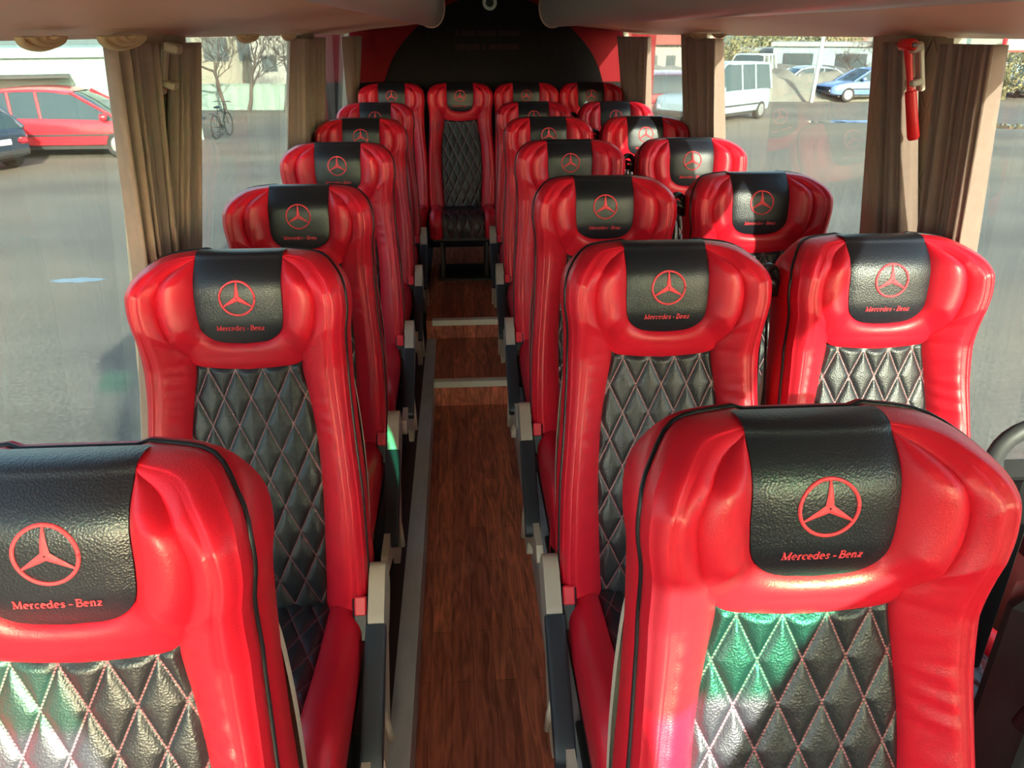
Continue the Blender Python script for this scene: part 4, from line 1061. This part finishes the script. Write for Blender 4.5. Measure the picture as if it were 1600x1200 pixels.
# retaining bank on the right
M['bank'] = mat('grey_earth_bank', (.19, .18, .155), .95, noise=(.8, (.25, .235, .195), .8))
a, c2 = at(990, 40), at(1420, 44); d = c2 - a
b = MB(); V = []; n = 50; rr = random.Random(5)
for i in range(n + 1):
    p = a.lerp(c2, i / n); pn = Vector((-d.y, d.x, 0)).normalized(); hh = 1.15 + rr.uniform(-.1, .15)
    for off, z in ((-1.5, 0), (0, hh * .8), (1.5, hh), (9, hh)): q = p + pn * off; V.append((q.x, q.y, ZG + z))
F = [(i * 4 + k, i * 4 + k + 1, i * 4 + 5 + k, i * 4 + 4 + k) for i in range(n) for k in range(3)]
b.add(V, F); o = b.build('ground_bank', M['bank'], smooth=True); o['kind'] = 'structure'
# white lamp pole, red and white sign post
p = on_z(1267, 160, ZG); M['polew'] = mat('white_pole_paint', (.72, .72, .70), .6)
b = MB(); b.tube([(p.x, p.y, ZG), (p.x + .1, p.y, ZG + 2.0), (p.x + .2, p.y, ZG + 6)], [.10, .085, .06], 10); tag(b.build('utility_pole', M['polew'], smooth=True), 'white concrete pole outside the large right window', 'pole')
c = at(1574, 42); root = empty('sign_post', (c.x, c.y, ZG)); tag(root, 'red and white sign post at the far right edge', 'sign')
b = MB(); b.tube([(0, 0, 0), (0, 0, 3.2)], .10, 8); b.build('post', M['hred'], root, smooth=True)
b = MB(); b.box(0, 2.2, -.05, .05, 2.25, 3.1); b.build('board', M['whitewall'], root)
b = MB(); b.box(0, 2.2, -.06, .06, 3.1, 3.2); b.box(0, 2.2, -.06, .06, 2.18, 2.25); b.build('board_frame', M['hred'], root)
M['bark'] = mat('bare_bark', (.08, .062, .052), .9)
def bare_tree(px, dist, h, seed, label, spread=1.0):
    rr = random.Random(seed); c = at(px, dist); b = MB()
    def br(p, d, L, r, dep):
        n = 4; pts = [p]; q = p.copy(); dd = d.copy()
        for i in range(n):
            dd = (dd + Vector((rr.uniform(-.25, .25), rr.uniform(-.25, .25), rr.uniform(-.05, .15)))).normalized(); q = q + dd * L / n; pts.append(q.copy())
        b.tube(pts, [r * (1 - .45 * i / n) for i in range(n + 1)], 5 if dep < 2 else 3, cap=False)
        if dep < 6:
            for k in range(3 if dep < 5 else 2):
                j = rr.randint(2, n); nd = (dd + Vector((rr.uniform(-1, 1) * spread, rr.uniform(-1, 1) * spread, rr.uniform(-.3, .7)))).normalized()
                br(pts[j], nd, L * rr.uniform(.6, .8), max(.008, r * .56), dep + 1)
    br(Vector((0, 0, 0)), Vector((.05, 0, 1)), h * .33, h * .016, 0)
    o = b.build('bare_tree', M['bark'], smooth=True); o.location = (c.x, c.y, ZG); tag(o, label, 'tree', 'bare trees'); return o
bare_tree(335, 33, 5.2, 1, 'bare spreading tree behind the fence at the left of the window', 1.3)
bare_tree(372, 35, 5.6, 2, 'bare tree with arching branches behind the middle of the fence', 1.3)
bare_tree(432, 34, 4.6, 5, 'bare tree drooping over the fence beside the middle left curtain', 1.4)
bare_tree(520, 45, 5.0, 8, 'slim bare tree in front of the orange block')
bare_tree(1352, 44, 4.2, 9, 'bare tree in front of the grey-blue hangar on the right', 1.4)
bare_tree(1385, 48, 5.2, 11, 'bare tree beside the right pillar curtain', 1.1)
M['leaf'] = mat('olive_foliage', (.14, .15, .07), .9, noise=(3, (.26, .24, .12), .8)); M['leaf2'] = mat('dry_foliage', (.22, .19, .10), .9, noise=(3, (.14, .14, .07), .8))
def bush(px, dist, w_, h, m, seed, label, lift=0):
    rr = random.Random(seed); c = at(px, dist); b = MB()
    for k in range(2400):
        a = rr.uniform(0, 6.283); r = w_ * .5 * rr.random() ** .5; z = h * (.15 + .85 * rr.random() * math.sqrt(max(0, 1 - (r / (w_ * .52)) ** 2)))
        s_ = rr.uniform(.05, .12) * w_ / 4; q = Vector((r * math.cos(a), r * math.sin(a), z)); u = Vector((rr.gauss(0, 1), rr.gauss(0, 1), rr.gauss(0, 1))).normalized(); v = u.orthogonal().normalized()
        t = u.cross(v); b.add([q - v * s_, q + t * s_ * .6, q + v * s_, q - t * s_ * .6], [(0, 1, 2, 3)])
    b.tube([(0, 0, 0), (0, 0, h * .6)], .12, 6)
    o = b.build('bushy_tree', m); o.location = (c.x, c.y, ZG + lift); tag(o, label, 'tree', 'leafy bushes on the right')
bush(1150, 50, 3.6, 2.9, M['leaf2'], 3, 'dry yellowish bush above the light blue van'); bush(1196, 72, 6.2, 4.3, M['leaf'], 4, 'olive green bushy tree left of the low white outbuilding')
bush(1300, 100, 7, 4.6, M['leaf'], 6, 'dark olive tree beyond the white pole'); bush(1030, 75, 6, 4.4, M['leaf'], 7, 'olive tree behind the red-roofed white house'); bush(1592, 46, 3.4, 2.7, M['leaf2'], 8, 'dry bush beneath the sign at the far right')
M['hill'] = mat('wooded_hill', (.10, .15, .14), .95, noise=(.03, (.20, .24, .22), .8))
V = []; n = 90; rr = random.Random(11); hs = [14 + 5 * math.sin(i * .23) + 3 * math.sin(i * .61 + 1) + rr.uniform(-.8, .8) for i in range(n + 1)]
for i in range(n + 1):
    a = R(-15 + 210 * i / n)
    for rd, z in ((200, 0), (240, .55), (280, 1.0), (330, .6), (380, 0)): V.append((rd * math.cos(a), rd * math.sin(a), ZG + hs[i] * z))
F = [(i * 5 + k, i * 5 + k + 1, i * 5 + 6 + k, i * 5 + 5 + k) for i in range(n) for k in range(4)]
o = new_mesh('distant_hills', V, F, M['hill']); o['kind'] = 'structure'
